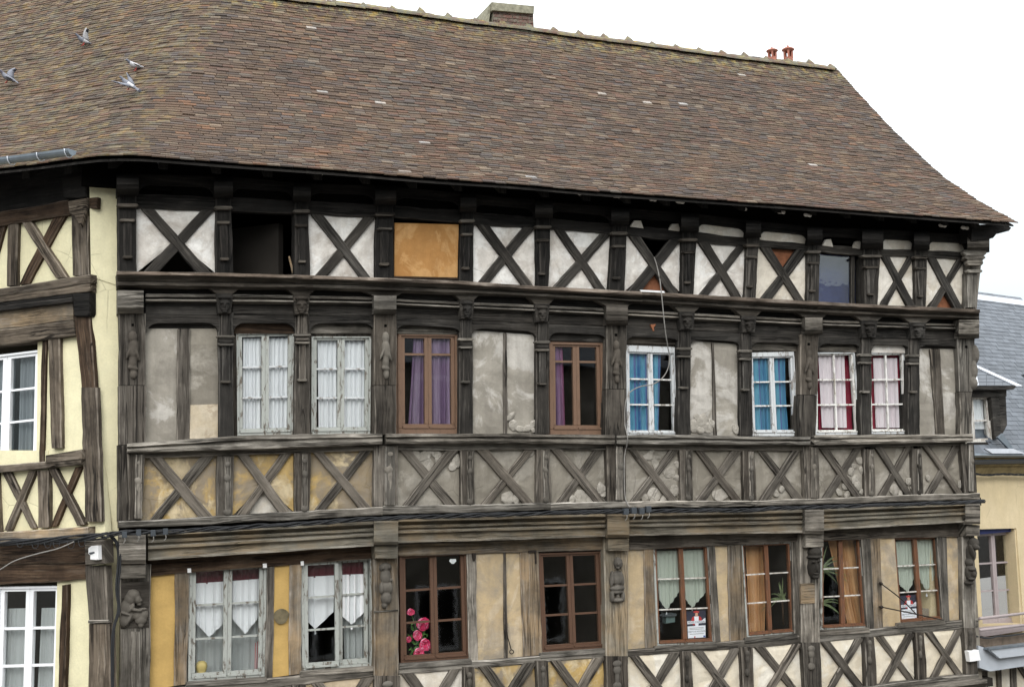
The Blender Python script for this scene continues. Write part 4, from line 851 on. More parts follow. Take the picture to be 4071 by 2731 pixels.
for i, q in WD.items():
    fr, sa, mu = {1: ('wgrey',) * 3, 2: ('wgrey',) * 3, 3: ('wbrown2',) * 3, 4: ('wbrown2',) * 3, 5: ('wgrey', 'wred', 'wlatt'), 6: ('wgrey', 'wred', 'wlatt'), 7: ('wgrey', 'wred', 'wlatt'), 8: ('wred', 'wred', 'wlatt')}[i]
    kw = dict(fw=.032, sw=.045)
    if i == 2: kw.update(cas=((0, .52), (.535, .985)), rec=[.02, -.05])
    if i in (3, 4): kw.update(fw=.035, sw=.042, mw=.025)
    if i in (5, 6, 7): kw.update(fw=.03, sw=.03, mw=.016)
    if i == 8: kw.update(fw=.014, sw=.032, mw=.016)
    window(q, MAIN, dD, house, MT[fr], MT[sa], MT[mu], **kw)
    q2 = [(q[3][0] - 6, q[3][1] - 2), (q[2][0] + 6, q[2][1] - 2), (q[2][0] + 10, q[2][1] + 16), (q[3][0] - 8, q[3][1] + 18)]
    prism('window_sill', q2, MAIN, BD + .075, .15, MT['pale'] if i in (1, 2, 4) else MT['grey'], house, ch=.01)
for x0, x1 in ((560, 1500), (1575, 2420), (2480, 3200), (3250, 3888)):
    beam('sill_rail', lambda x: SD0(x) + 6, SD1, x0, x1, BD + .06, .2, MT['grey'] if x0 != 1575 else MT['pale'], amp=.012)
# lower curtains
dE = dD - .1
def vcurtain(label, tl, tr, l, pt_, r, mat, folds=5, band=None, d=dE):
    o = curtain(label, (tl, tr), (l, pt_, r), MAIN, d, MT[mat], folds, .012)
    pinch(o, MAIN, (pt_[0], pt_[1] + 10), d + .01, MT['cwhite'])
    if band:
        xs = (tl[0], tr[0]); b = curtain('', ((tl[0], band[0]), (tr[0], band[1])), ((tl[0], tl[1] + 5), (tr[0], tr[1] + 5)), MAIN, d - .01, MT['cwine'], folds, .01)
        for k in ('label', 'category'): del b[k]
        b.name = 'heading_band'; b.parent = o
    return o
vcurtain('white pointed café curtain with wine-red band, leftmost casement in old grey paint', (778, 2318), (896, 2310), (778, 2475), (832, 2532), (896, 2470), 'cwhite', 4, (2268, 2262))
vcurtain('white pointed café curtain with wine-red band beside the patched yellow panel', (924, 2308), (1034, 2300), (924, 2460), (975, 2520), (1034, 2445), 'cwhite', 4, (2260, 2252))
vcurtain('white pointed café curtain above an empty black pane with hanging tassel', (1218, 2292), (1330, 2286), (1218, 2465), (1253, 2500), (1325, 2432), 'cwhite', 2, (2246, 2240))
vcurtain('white pointed café curtain in the slightly opened casement left of the carved beast', (1356, 2284), (1454, 2280), (1356, 2445), (1398, 2482), (1454, 2425), 'cwhite', 4, (2236, 2230))
curtain('long white curtains behind the slightly opened casement', ((1362, 2300), (1460, 2300)), ((1372, 2630), (1462, 2622)), MAIN, dE - .08, MT['csheer'], 3, .03)
curtain('long net curtain behind the leftmost lower window', ((778, 2270), (1036, 2255)), ((778, 2690), (1030, 2676)), MAIN, dE - .1, MT['csheer'], 9, .02)
vcurtain('gathered cream café curtain, left casement above the dark bird box', (2608, 2190), (2697, 2188), (2622, 2385), (2650, 2425), (2700, 2352), 'ccream', 5)
vcurtain('gathered cream café curtain above the red and white poster beside a black pane', (2712, 2188), (2800, 2184), (2722, 2378), (2752, 2416), (2806, 2354), 'ccream', 5)
vcurtain('gathered cream café curtain, left casement of the rightmost lower window', (3560, 2152), (3634, 2148), (3574, 2322), (3612, 2356), (3634, 2300), 'ccream', 5)
vcurtain('gathered cream café curtain, right casement of the rightmost lower window', (3640, 2148), (3716, 2144), (3655, 2300), (3684, 2350), (3716, 2290), 'ccream', 5)
curtain('ochre drape hanging at the left inside a red-brown window', ((2962, 2172), (3045, 2170)), ((2978, 2530), (3038, 2525)), MAIN, dE - .1, MT['corange'], 4, .03)
curtain('ochre drape sweeping to the right inside the window right of the carved head', ((3290, 2150), (3400, 2146)), ((3370, 2495), (3446, 2490)), MAIN, dE - .1, MT['corange'], 6, .03)

# ------------------------------------------------------------------ frieze below the first-floor sill
E_bot = line((560, 3060), (1500, 2975), (2450, 2860), (3191, 2760), (3602, 2714), (3887, 2677))
EP = [(487, 560, 490, 566), (850, 905, 850, 905), (1165, 1220, 1165, 1220), (1492, 1590, 1494, 1592), (1843, 1890, 1846, 1894), (2137, 2181, 2142, 2186), (2410, 2497, 2418, 2500), (2712, 2751, 2722, 2762), (2948, 2994, 2958, 3004), (3191, 3260, 3204, 3272), (3437, 3478, 3448, 3490), (3642, 3676, 3652, 3688), (3835, 3880, 3845, 3890)]
EM = ['pmix', 'pmix', 'pmix', 'pmix', 'pmix', 'pmix'] + ['pcream'] * 6
EM = ['pochre2', 'pochre2', 'pochre2', 'pwarm', 'pmix', 'pmix'] + ['pcream'] * 6
for i, (a, b, c, d_) in enumerate(EP):
    p = post('post', a, b, SD1(a) - 4, c, d_, E_bot((c + d_) / 2) + 4, BE + .09, .16, MT['greybrown'])
    w = b - a; cx = (a + b) / 2; y = SD1(a); h = E_bot(c) - y
    blobs('carved_knot', MAIN, [(cx, y + h * .28, w * .12, h * .22, .024, 0, .097), (cx, y + h * .1, w * .24, 14, .03, 0, .1), (cx, y + h * .2, w * .2, 20, .03, 0, .1), (cx, y + h * .45, w * .24, 16, .03, 0, .1)], MT['grey'], p, .008, BE)
for i in range(12):
    x0t, x1t, x0b, x1b = EP[i][1] - 4, EP[i + 1][0] + 4, EP[i][3] - 4, EP[i + 1][2] + 4
    cross_panel(i, x0t, x1t, x0b, x1b, lambda x: SD1(x) - 3, lambda x: E_bot(x) + 3, BE, MT[EM[i]], {})
    xbrace(x0t, x1t, x0b, x1b, SD1, lambda x: E_bot(x) + 2, BE + .05, MT['frieze'], '/' if i in (8, 10) else '\\')
beam('sole_plate', E_bot, lambda x: E_bot(x) + 28, 480, 3892, BE + .12, .25, MT['grey'], amp=.01)
moulding('jetty_beam', lambda x: E_bot(x) + 28, lambda x: E_bot(x) + 90, 470, 3925, [(0, .22), (.2, .24), (.35, .14), (.8, .1), (1, .1)], MAIN, -.2, MT['grey'], house)

# ------------------------------------------------------------------ the rest of the house: rooms, ground floor, gable and back walls
u0, u1 = .78, 13.28
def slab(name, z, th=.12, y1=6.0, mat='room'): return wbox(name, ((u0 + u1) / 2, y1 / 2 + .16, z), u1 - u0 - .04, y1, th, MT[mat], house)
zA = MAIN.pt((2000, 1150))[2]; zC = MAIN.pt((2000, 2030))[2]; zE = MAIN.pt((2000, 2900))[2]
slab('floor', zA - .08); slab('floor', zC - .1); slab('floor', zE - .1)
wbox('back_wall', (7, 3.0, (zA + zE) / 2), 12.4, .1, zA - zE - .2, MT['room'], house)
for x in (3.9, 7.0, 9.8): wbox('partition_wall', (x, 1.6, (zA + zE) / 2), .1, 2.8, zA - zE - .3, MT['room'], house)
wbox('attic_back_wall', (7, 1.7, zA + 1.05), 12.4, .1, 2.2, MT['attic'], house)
wbox('gable_wall', (13.0, 3.2, (zA + .8) / 2), .2, 6.0, zA + .8, MT['pgrey'], house)
gp = [(.1, 9.0), (.35, 9.02), (-.01, 9.27), (-.65, 9.76), (-1.15, 10.23), (-2.0, 11.08), (-3.25, 12.44), (-6.2, 9.4), (-6.2, 8.4), (.1, 8.4)]
mesh_obj('gable_wall', [(13.0, -a, b) for a, b in gp[1:]] + [(13.1, -a, b) for a, b in gp[1:]], [tuple(range(9)), tuple(range(9, 18))[::-1]] + [(i, (i + 1) % 9, 9 + (i + 1) % 9, 9 + i) for i in range(9)], MT['charcoal'], house)
wbox('rear_wall', (7, 6.2, (zA + 1.6) / 2), 12.6, .2, zA + 1.6, MT['pgrey'], house)
wbox('ground_floor_wall', (7.0, .22, zE / 2 - .1), 12.4, .25, zE - .2, MT['pcream'], house)
for x in np.linspace(.9, 13.1, 9): wbox('ground_floor_post', (x, .05, zE / 2 - .1), .24, .25, zE - .2, MT['greybrown'], house)

# ------------------------------------------------------------------ roof
PROF = [(.72, 3.55), (.36, 3.78), (-.01, 4.03), (-.65, 4.52), (-1.15, 4.99), (-2.0, 5.84), (-2.61, 6.50), (-3.25, 7.22)]
pl_ = [0.]
for a, b in zip(PROF, PROF[1:]): pl_.append(pl_[-1] + math.hypot(a[0] - b[0], a[1] - b[1]))
RL = pl_[-1]
def prof(s):
    e = max(0., s - RL); k = .666
    return np.interp(s, pl_, [p[0] for p in PROF]) - e * k, np.interp(s, pl_, [p[1] for p in PROF]) + 5.3 + e * .746
RT = R(41); RC = np.array([1.0, 0.]); uL = np.array([-math.cos(RT), math.sin(RT)]); n1 = np.array([0, -1.]); n2 = np.array([-math.sin(RT), -math.cos(RT)]); mit = (n1 + n2) / (1 + n1 @ n2)
VERGE = 13.46
def roof_xy(s, q):
    """point in plan on the course at slope distance s, at arc position q from the bend (left negative)"""
    d, z = prof(s); M = RC + mit * d; r = .45
    if q > r: return M + np.array([q, 0]), np.array([1., 0]), z
    if q < -r: return M + uL * (-q), -uL, z
    t = (q + r) / (2 * r); A = M + uL * r; B = M + np.array([r, 0])
    p = A * (1 - t) ** 2 + M * 2 * t * (1 - t) + B * t * t; tg = 2 * (1 - t) * (M - A) + 2 * t * (B - M); return p, tg / np.linalg.norm(tg), z
def sag(q, s):
    return (nz(3, q * .45 + 9) * .022 + nz(4, q * .9 + s * .35) * .014 + nz(9, s * 1.4 + q * .12) * .018) * min(1, s * 2 + .4)
def roof_pt(s, q):
    p, tg, z = roof_xy(s, q); return np.array([p[0], p[1], z + sag(q, s)])
QL = -4.7
LX = 2.7                                       # the left wing rises further
def q_end(s): return VERGE - (RC + mit * prof(s)[0])[0] if s <= RL else .25
def q_end_old(s): return VERGE - (RC + mit * prof(s)[0])[0]
# deck under the tiles, with thickness
ns, nq = 30, 70
V = []; 
for j in range(ns + 1):
    s = .03 + (RL - .03) * j / ns; e = q_end(s) - .05
    for i in range(nq + 1):
        p = roof_pt(s, QL + (e - QL) * i / nq); V.append(p - np.array([0, 0, .025]))
k0 = len(V); V += [v - np.array([0, 0, .025]) for v in V]
F = []
w_ = nq + 1
for j in range(ns):
    for i in range(nq):
        a = j * w_ + i; F += [(a, a + 1, a + w_ + 1, a + w_), (k0 + a, k0 + a + w_, k0 + a + w_ + 1, k0 + a + 1)]
for i in range(nq): F += [(i, k0 + i, k0 + i + 1, i + 1)]
for j in range(ns): a = j * w_ + nq; F += [(a, k0 + a, k0 + a + w_, a + w_)]
roof = mesh_obj('roof', V, F, MT['black'], house, uv=[(v[0], v[1]) for v in V])
V = [roof_pt(RL + LX * j / 6, QL + (.2 - QL) * i / 12) - np.array([0, 0, .025]) for j in range(7) for i in range(13)]
mesh_obj('roof_deck', V, [(j * 13 + i, j * 13 + i + 1, j * 13 + i + 14, j * 13 + i + 13) for j in range(6) for i in range(12)], MT['black'], roof)
# courses of flat clay tiles
PAL = [((.083, .058, .043), 34), ((.098, .06, .046), 16), ((.066, .047, .037), 20), ((.115, .084, .06), 11), ((.09, .078, .067), 9), ((.05, .039, .034), 10), ((.135, .078, .05), 3), ((.15, .12, .092), 3), ((.3, .29, .28), .2), ((.074, .062, .06), 6)]
cw = np.array([p[1] for p in PAL], float); cw /= cw.sum(); rs = np.random.RandomState(3)
EXPO = .073; TW = .158; TLn = .17; TT = .015
tiles = []
rows = int((RL + LX - .05) / EXPO)
for r in range(rows):
    s = .0 + r * EXPO
    e = q_end(s); q = QL + rs.uniform(0, TW); off = rs.uniform(-.02, .02)
    rowlift = rs.uniform(-.003, .003)
    while q < e + .05:
        w = TW * rs.uniform(.93, 1.05)
        qq = q + w / 2
        edge = e + nz(21, s * 40) * .012
        if q + w > edge - .06: w = edge - q; qq = q + w / 2
        if w < .03: break
        tiles.append((s + rs.normal(0, .005), qq, w - .003, rowlift))
        q += w
# base position and axes of every tile
TB = []
for (s, q, w, rl) in tiles:
    p = roof_pt(s, q); _, tg, _ = roof_xy(s, q)
    p2 = roof_pt(s + .15 if s > RL or s + .15 < RL else s + .15, q); T = np.array([tg[0], tg[1], (roof_pt(s, q + .05)[2] - roof_pt(s, q - .05)[2]) / .1]); T /= np.linalg.norm(T)
    S = p2 - p; S = S - (S @ T) * T; S /= np.linalg.norm(S); N = np.cross(T, S)
    if N[2] < 0: N = -N
    a = rs.normal(0, .017); T2 = T * math.cos(a) + S * math.sin(a); S2 = S * math.cos(a) - T * math.sin(a)
    lift = .021 + rs.normal(0, .003) + rl
    ci = rs.choice(len(PAL), p=cw); c = np.array(PAL[ci][0]) * rs.uniform(.89, 1.13)
    up = max(0., (s - RL + .85) / .85) ** 1.3 if q > .3 else .25
    TB.append((p, T2, S2, N, w, lift, c, up, s, q))
score = []
for k, t in enumerate(TB):
    pr = project(t[0]); inside = 0 < pr[0] < PW and 0 < pr[1] < PH
    slope = abs(t[3] @ (t[0] - CAM)) / np.linalg.norm(t[0] - CAM)
    score.append((slope / pr[2] ** 2 if inside else -1, k))
own = set(k for _, k in sorted(score, reverse=True)[:300])
def tile_verts(T, S, N, p, w, lift):
    out = []
    for b, lf in ((0, lift), (TLn, 0.)):
        for a in (-w / 2, w / 2): out.append(p + T * a + S * b + N * lf)
    for b, lf in ((0, lift), (TLn, 0.)):
        for a in (-w / 2, w / 2): out.append(p + T * a * .985 + S * (b + .004 * (b == 0)) + N * (lf + TT))
    return out
TF = [(0, 2, 3, 1), (4, 5, 7, 6), (0, 1, 5, 4), (1, 3, 7, 5), (3, 2, 6, 7), (2, 0, 4, 6)]
V = []; F = []; C = []; UPV = []
for k, t in enumerate(TB):
    if k in own: continue
    b = len(V); V += tile_verts(t[1], t[2], t[3], t[0], t[4], t[5]); F += [tuple(b + i for i in f) for f in TF]; C += [t[6]] * 6; UPV += [t[7]] * 6
me = bpy.data.meshes.new('roof_tiles'); me.from_pydata([tuple(v) for v in V], [], F)
at = me.attributes.new('tcol', 'FLOAT_COLOR', 'FACE'); at.data.foreach_set('color', np.c_[np.array(C), np.ones(len(C))].ravel())
at = me.attributes.new('upper', 'FLOAT', 'FACE'); at.data.foreach_set('value', np.array(UPV, float))
rt_ = finish('roof_tiles', me, MT['tile'], roof, fix=False); rt_['kind'] = 'stuff'
TV = []
for k in range(24):
    c = np.array(PAL[rs.choice(len(PAL), p=cw)][0]) * rs.uniform(.85, 1.2)
    V = tile_verts(np.array([1., 0, 0]), np.array([0., 1, 0]), np.array([0., 0, 1]), np.zeros(3), TW * rs.uniform(.92, 1.02), .022)
    me = bpy.data.meshes.new('roof_tile'); me.from_pydata([tuple(v) for v in V], [], TF)
    at = me.attributes.new('tcol', 'FLOAT_COLOR', 'FACE'); at.data.foreach_set('color', np.tile([*c, 1], 6)); at = me.attributes.new('upper', 'FLOAT', 'FACE'); at.data.foreach_set('value', np.zeros(6)); me.materials.append(MT['tile']); TV.append(me)
for k in own:
    p, T, S, N, w, lift, c, up, s, q = TB[k]
    o = bpy.data.objects.new('roof_tile', TV[rs.randint(24)]); col.objects.link(o); o.parent = roof
    o.matrix_basis = Matrix([[T[0], S[0], N[0], p[0]], [T[1], S[1], N[1], p[1]], [T[2], S[2], N[2], p[2]], [0, 0, 0, 1]])
# ridge tiles with pointed mortar crests
ridge_d, ridge_z = PROF[-1][0], PROF[-1][1] + 5.3
Rx0 = (RC + mit * ridge_d)[0]
def ridge_mesh():
    V = []; F = []; n = 8; L = .46
    for x in (0, L):
        for i in range(n + 1):
            a = math.pi * i / n; V.append((x, -math.cos(a) * .15, math.sin(a) * .1 - .03))
    F += [(i, i + 1, n + 2 + i, n + 1 + i) for i in range(n)] + [tuple(range(n, -1, -1)), tuple(range(n + 1, 2 * n + 2))]
    b = len(V); V += [(L - .085, -.11, .02), (L + .075, -.11, .02), (L + .075, .11, .02), (L - .085, .11, .02), (L - .006, -.012, .155), (L - .006, .012, .155), (L - .05, -.07, .085), (L + .045, -.07, .085), (L + .045, .07, .085), (L - .05, .07, .085)]
    F += [(b, b + 1, b + 7, b + 6), (b + 1, b + 2, b + 8, b + 7), (b + 2, b + 3, b + 9, b + 8), (b + 3, b, b + 6, b + 9), (b + 6, b + 7, b + 4), (b + 7, b + 8, b + 5, b + 4), (b + 8, b + 9, b + 5), (b + 9, b + 6, b + 4, b + 5)]
    return V, F
V, F = ridge_mesh(); me = bpy.data.meshes.new('ridge_tile'); me.from_pydata(V, [], F); me.materials.append(None)
t = NT('ridge_clay'); n = t.noise(t.geo(), 11, 6, .7); n2 = t.noise(t.geo(), 5, 4); c = t.mix(t.ramp(n2, [(.4, 0), (.6, 1)]), t.mix(t.rand(), (.13, .08, .062), (.12, .095, .075)), (.14, .135, .105)); c = t.mix(t.ramp(n, [(.5, 0), (.6, .8)]), c, (.2, .175, .085)); t.pbr(c, .95, t.bump(n, .7, .012), spec=.15); me.materials[0] = t.m
x = Rx0 + .05
while x < VERGE - .2:
    o = bpy.data.objects.new('ridge_tile', me); col.objects.link(o); o.parent = roof
    q = x - Rx0; o.location = (x, -ridge_d, ridge_z + sag(q, RL) - .02); o.rotation_euler = (0, rnd.uniform(-.012, .012), rnd.uniform(-.01, .01)); o.scale = (1, 1, rnd.uniform(.85, 1.1)); x += .46
# the other slope, and the rear of the left wing
bz = [roof_pt(RL + LX, QL), roof_pt(RL + LX, .2), roof_pt(RL, q_end(RL)), roof_pt(RL, .3)]
V = [tuple(bz[2]), tuple(bz[3]), (bz[1][0] + 1.5, 7.0, 8.9), (VERGE, 7.0, 8.9), tuple(bz[0]), (bz[0][0] + 2.6, bz[0][1] + 4.0, 8.9), tuple(bz[1])]
mesh_obj('rear_roof_slope', V, [(0, 1, 2, 3), (6, 4, 5, 2), (1, 6, 2)], MT['mortar'], roof)
# rafter feet under the eaves
for i, q in enumerate(np.arange(-3.6, 12.2, .58)):
    a = roof_pt(.22, q) - np.array([0, 0, .06]); _, tg, _ = roof_xy(.06, q); inn = np.array([-tg[1], tg[0], 0]); b = a + inn * .66 + np.array([0, 0, .42]); tg3 = np.array([tg[0], tg[1], 0]); dz = np.array([0, 0, .12])
    P8 = [a - tg3 * .05 - dz, a + tg3 * .05 - dz, a + tg3 * .05, a - tg3 * .05, b - tg3 * .05 - dz, b + tg3 * .05 - dz, b + tg3 * .05, b - tg3 * .05]
    V, F = box_pts(P8); mesh_obj('rafter', V, F, MT['black'], roof, uv=[((v[1] + v[2]), v[0]) for v in V])
for (px, py) in [(560, 630), (778, 650), (1262, 690), (2165, 753), (2305, 770), (2447, 780), (2590, 793), (2700, 803), (2948, 830), (3100, 843), (3205, 855), (3742, 896), (3830, 905)]:
    blobs('pale_peg', MAIN, [(px, py, 15 * rnd.uniform(.7, 1.2), 8, .03, 4, 0), (px + 14, py + 2, 9, 8, .03, 0, 0)], MT['pwhite'], roof, .012, BA + .38)
# timber corner console at the right-hand end of the eave
for pts, d_, m in (([(3862, 893), (3940, 892), (4010, 897), (4022, 906), (4013, 918), (3975, 916), (3950, 946), (3930, 952), (3862, 960)], BA + .34, 'black'), ([(3862, 945), (3925, 940), (3936, 962), (3930, 988), (3915, 998), (3866, 996)], BA + .16, 'grey')):
    prism('corner_console', pts, MAIN, d_, .25, MT[m], house, ch=.008)
for y, w, hh in ((1004, 92, 24), (1024, 84, 14), (1044, 66, 22), (1078, 60, 12)): mullion_ring('corner_capital', 3878, y, w, hh, BA + .19, MT['pale'], house)
post('corner_shaft', 3848, 3886, 1085, 3850, 3882, 1222, BA + .14, .12, MT['pale'])

# chimney
CHP = Plane((0, -ridge_d - .05, 5.3), (1, 0, 0))
cq = [(1961, 40), (2120, 54), (2124, 142), (1957, 130)]
chim = prism('chimney', cq, CHP, -.012, .6, MT['mortar'], house, ch=0)
def brick(q, dd, parent):
    return prism('brick', q, CHP, dd, .05, MT['brick'], parent, ch=.004)
nr = 6
for r in range(nr):
    f0, f1 = (r + .06) / nr * .98, (r + .92) / nr * .98
    xs = [0, .12, .36, .6, .84, 1] if r % 2 == 0 else [0, .24, .48, .72, .92, 1]
    for a, b in zip(xs, xs[1:]):
        a2, b2 = a + .008, b - .008
        P_ = lambda s, t: tuple((np.array(cq[0]) * (1 - s) + np.array(cq[1]) * s) * (1 - t) + (np.array(cq[3]) * (1 - s) + np.array(cq[2]) * s) * t)
        brick([P_(a2, f0), P_(b2, f0), P_(b2, f1), P_(a2, f1)], rnd.uniform(-.004, .006), chim)
prism('chimney_cap', [(1955, 9), (2125, 25), (2123, 56), (1957, 42)], CHP, .05, .72, MT['mortar'], chim, ch=.01)
prism('chimney_side_slab', [(1946, 20), (1953, 20), (1940, 118), (1929, 116)], CHP, -.02, .5, MT['mortar'], chim, ch=.005)
prism('chimney_base', [(1935, 112), (2124, 122), (2128, 146), (1935, 134)], CHP, .05, .72, MT['mortar'], chim, ch=.01)

# terracotta chimney pots
def chimney_pot(px, py_top, py_bot, wpx, d):
    P = Plane((0, -ridge_d + .12, 5.3), (1, 0, 0)); t_ = P.pt((px, py_top)); b_ = P.pt((px, py_bot)); h = t_[2] - b_[2]; s = FPX / project(b_)[2]; r = wpx / s / 2
    def lathe(pr, n=16):
        V = []; F = []
        for (rr, z) in pr: V += [(b_[0] + r * rr * math.cos(2 * math.pi * i / n), b_[1] + r * rr * math.sin(2 * math.pi * i / n), b_[2] + h * z) for i in range(n)]
        for k in range(len(pr) - 1): F += [(k * n + i, k * n + (i + 1) % n, (k + 1) * n + (i + 1) % n, (k + 1) * n + i) for i in range(n)]
        F += [tuple(range(n))[::-1], tuple(range((len(pr) - 1) * n, len(pr) * n))]; return V, F
    V, F = lathe([(1.25, -.25), (1.15, 0), (.8, .2), (.78, .24)]); root = mesh_obj('chimney_pot', V, F, MT['mortar'], house, smooth=True)
    V, F = lathe([(.78, .22), (.74, .4), (.74, .42)]); mesh_obj('pot_body', V, F, MT['terracotta'], root)
    for k in range(5):
        a = 2 * math.pi * (k + .3) / 5; c = (b_[0] + r * .66 * math.cos(a), b_[1] + r * .66 * math.sin(a), b_[2] + h * .56); wbox('pot_upright', c, r * .22, r * .32, h * .34, MT['terracotta'], root, a)
    V, F = lathe([(.74, .7), (.78, .74), (1.02, .77), (1.0, .81), (.6, .88), (.2, .91), (.12, .93), (.16, .96), (.1, 1.0)]); mesh_obj('pot_cap', V, F, MT['terracotta'], root, smooth=True)
chimney_pot(3072, 189, 262, 46, 0); chimney_pot(3136, 182, 268, 49, 0)

# ------------------------------------------------------------------ left house
lh = thing('timber_framed_house', 'pale yellow half-timbered house with white windows at the left edge', 'house', (*LEFT.w(-1.5, 0)[:2], 0))
def lt(name, q, d, mat, th=.15, parent=None, **k): return timber(name, q, LEFT, d, th, MT[mat], parent or lh, **k)
# yellow render: wall panels round the windows
def lp(q, d=0, mat='pyel', pl=LEFT): return panel('render', q, pl, d, MT[mat], lh, amp=.004, th=.1, step=.2)
lp([(-260, 800), (352, 720), (352, 1130), (-260, 1190)]); lp([(150, 1290), (345, 1250), (420, 2140), (140, 2140)], -.01); lp([(-420, 1790), (190, 1790), (190, 2130), (-420, 2150)], 0)
lp([(228, 2260), (420, 2240), (440, 2790), (215, 2790)], -.08)
panel('render', [(355, 690), (474, 690), (482, 1140), (362, 1100)], MAIN, -.06, MT['pyel'], lh, amp=.003, th=.1); panel('render', [(355, 1095), (476, 1130), (472, 2160), (370, 2160)], MAIN, -.07, MT['pyel'], lh, amp=.003, th=.1)
panel('render', [(395, 2140), (492, 2140), (492, 2790), (410, 2790)], MAIN, -.14, MT['pyel'], lh, amp=.003, th=.1)
lt('beam', ((-200, 875), (-200, 930), (270, 796), (277, 853)), .08, 'brown')
lt('eave_beam', ((-200, 700), (-200, 876), (355, 610), (360, 796)), .02, 'black', .12)
lt('post', ((283, 800), (350, 800), (287, 1096), (350, 1094)), .05, 'oldbrown', .06)
prism('bracket', [(242, 710), (340, 692), (342, 782), (320, 788), (250, 786)], LEFT, .1, .1, MT['black'], lh, ch=.015)
prism('bracket', [(268, 800), (346, 786), (346, 830), (320, 902), (292, 860), (272, 848)], LEFT, .1, .06, MT['oldbrown'], lh, ch=.015)
prism('tie_end', [(352, 787), (386, 784), (385, 829), (352, 829)], LEFT, .06, .06, MT['brown'], lh, ch=.008)
lt('stud', ((27, 890), (68, 886), (23, 1138), (62, 1134)), .06, 'oldbrown'); lt('stud', ((-120, 910), (-80, 906), (-130, 1150), (-90, 1146)), .06, 'oldbrown')
lt('brace', ((214, 857), (262, 851), (73, 1132), (112, 1128)), .045, 'brown'); lt('brace', ((80, 880), (118, 876), (222, 1107), (265, 1102)), .06, 'oldbrown')
lt('brace', ((-10, 895), (20, 890), (-80, 1145), (-50, 1142)), .045, 'brown')
lt('sill', ((-200, 1176), (-200, 1205), (360, 1090), (360, 1122)), .12, 'oldbrown', .1, amp=.01); lt('sill', ((-200, 1204), (-200, 1222), (358, 1122), (358, 1160)), .1, 'oldbrown', .1)
lt('moulding', ((-200, 1222), (-200, 1242), (288, 1160), (288, 1182)), .08, 'black', .2); lt('moulding', ((-200, 1240), (-200, 1262), (287, 1180), (287, 1200)), .12, 'black', .2)
lt('lintel', ((-200, 1262), (-200, 1330), (288, 1200), (291, 1275)), .06, 'ochrewood', .2); lt('lintel', ((-200, 1330), (-200, 1398), (291, 1275), (298, 1332)), .075, 'oldbrown', .2)
prism('bracket', [(286, 1167), (356, 1163), (356, 1245), (350, 1258), (292, 1258)], LEFT, .1, .1, MT['black'], lh, ch=.015)
lt('post', ((295, 1258), (358, 1258), (321, 1540), (380, 1540)), .05, 'brown', .06, amp=.012); lt('post', ((321, 1540), (380, 1540), (336, 2073), (402, 2073)), .05, 'oldbrown', .06, amp=.012)
lt('stud', ((184, 1347), (232, 1343), (201, 1782), (243, 1780)), .05, 'oldbrown'); lt('jamb', ((163, 1352), (183, 1348), (152, 1840), (170, 1838)), .03, 'brown', .15)
lt('rail', ((-200, 1866), (-200, 1896), (322, 1822), (320, 1846)), .1, 'oldbrown'); prism('rail_block', [(178, 1810), (322, 1786), (322, 1824), (178, 1840)], LEFT, .12, .15, MT['oldbrown'], lh, ch=.012)
lt('brace', ((6, 1880), (40, 1876), (118, 2100), (142, 2098)), .04, 'oldbrown', .06); lt('brace', ((112, 1873), (140, 1870), (12, 2110), (40, 2108)), .055, 'oldbrown', .08)
lt('stud', ((143, 1870), (190, 1868), (148, 2098), (192, 2096)), .06, 'oldbrown'); lt('brace', ((296, 1857), (325, 1852), (198, 2094), (222, 2090)), .04, 'brown', .06); lt('brace', ((190, 1864), (220, 1860), (305, 2090), (334, 2084)), .055, 'oldbrown', .08)
lt('stud', ((-60, 1884), (-10, 1880), (-50, 2116), (0, 2112)), .06, 'oldbrown')
lt('sole_plate', ((-200, 2128), (-200, 2162), (350, 2093), (350, 2134)), .1, 'ochrewood', .15, amp=.016); lt('beam', ((-200, 2165), (-200, 2250), (345, 2140), (340, 2238)), .0, 'brown', .2); lt('lintel', ((-200, 2250), (-200, 2335), (340, 2238), (340, 2304)), -.03, 'brown', .2)
prism('bracket', [(335, 2150), (412, 2146), (414, 2240), (337, 2246)], LEFT, .12, .15, MT['greybrown'], lh, ch=.012)
lt('post', ((335, 2249), (420, 2249), (352, 2478), (430, 2478)), .03, 'greybrown', .1, amp=.012); lt('post', ((352, 2480), (430, 2480), (350, 2790), (436, 2790)), .04, 'oldbrown', .1, amp=.012)
lt('post_band', ((350, 2464), (350, 2476), (430, 2462), (430, 2474)), .06, 'grey', .03)
lt('jamb', ((243, 2326), (268, 2322), (228, 2790), (254, 2790)), -.02, 'brown', .15)
wbox('eave_board', (*LEFT.w(-1.9, 0, -.02)[:2], 5.3 + 3.49), 3.4, .06, .5, MT['attic'], lh, -TH)
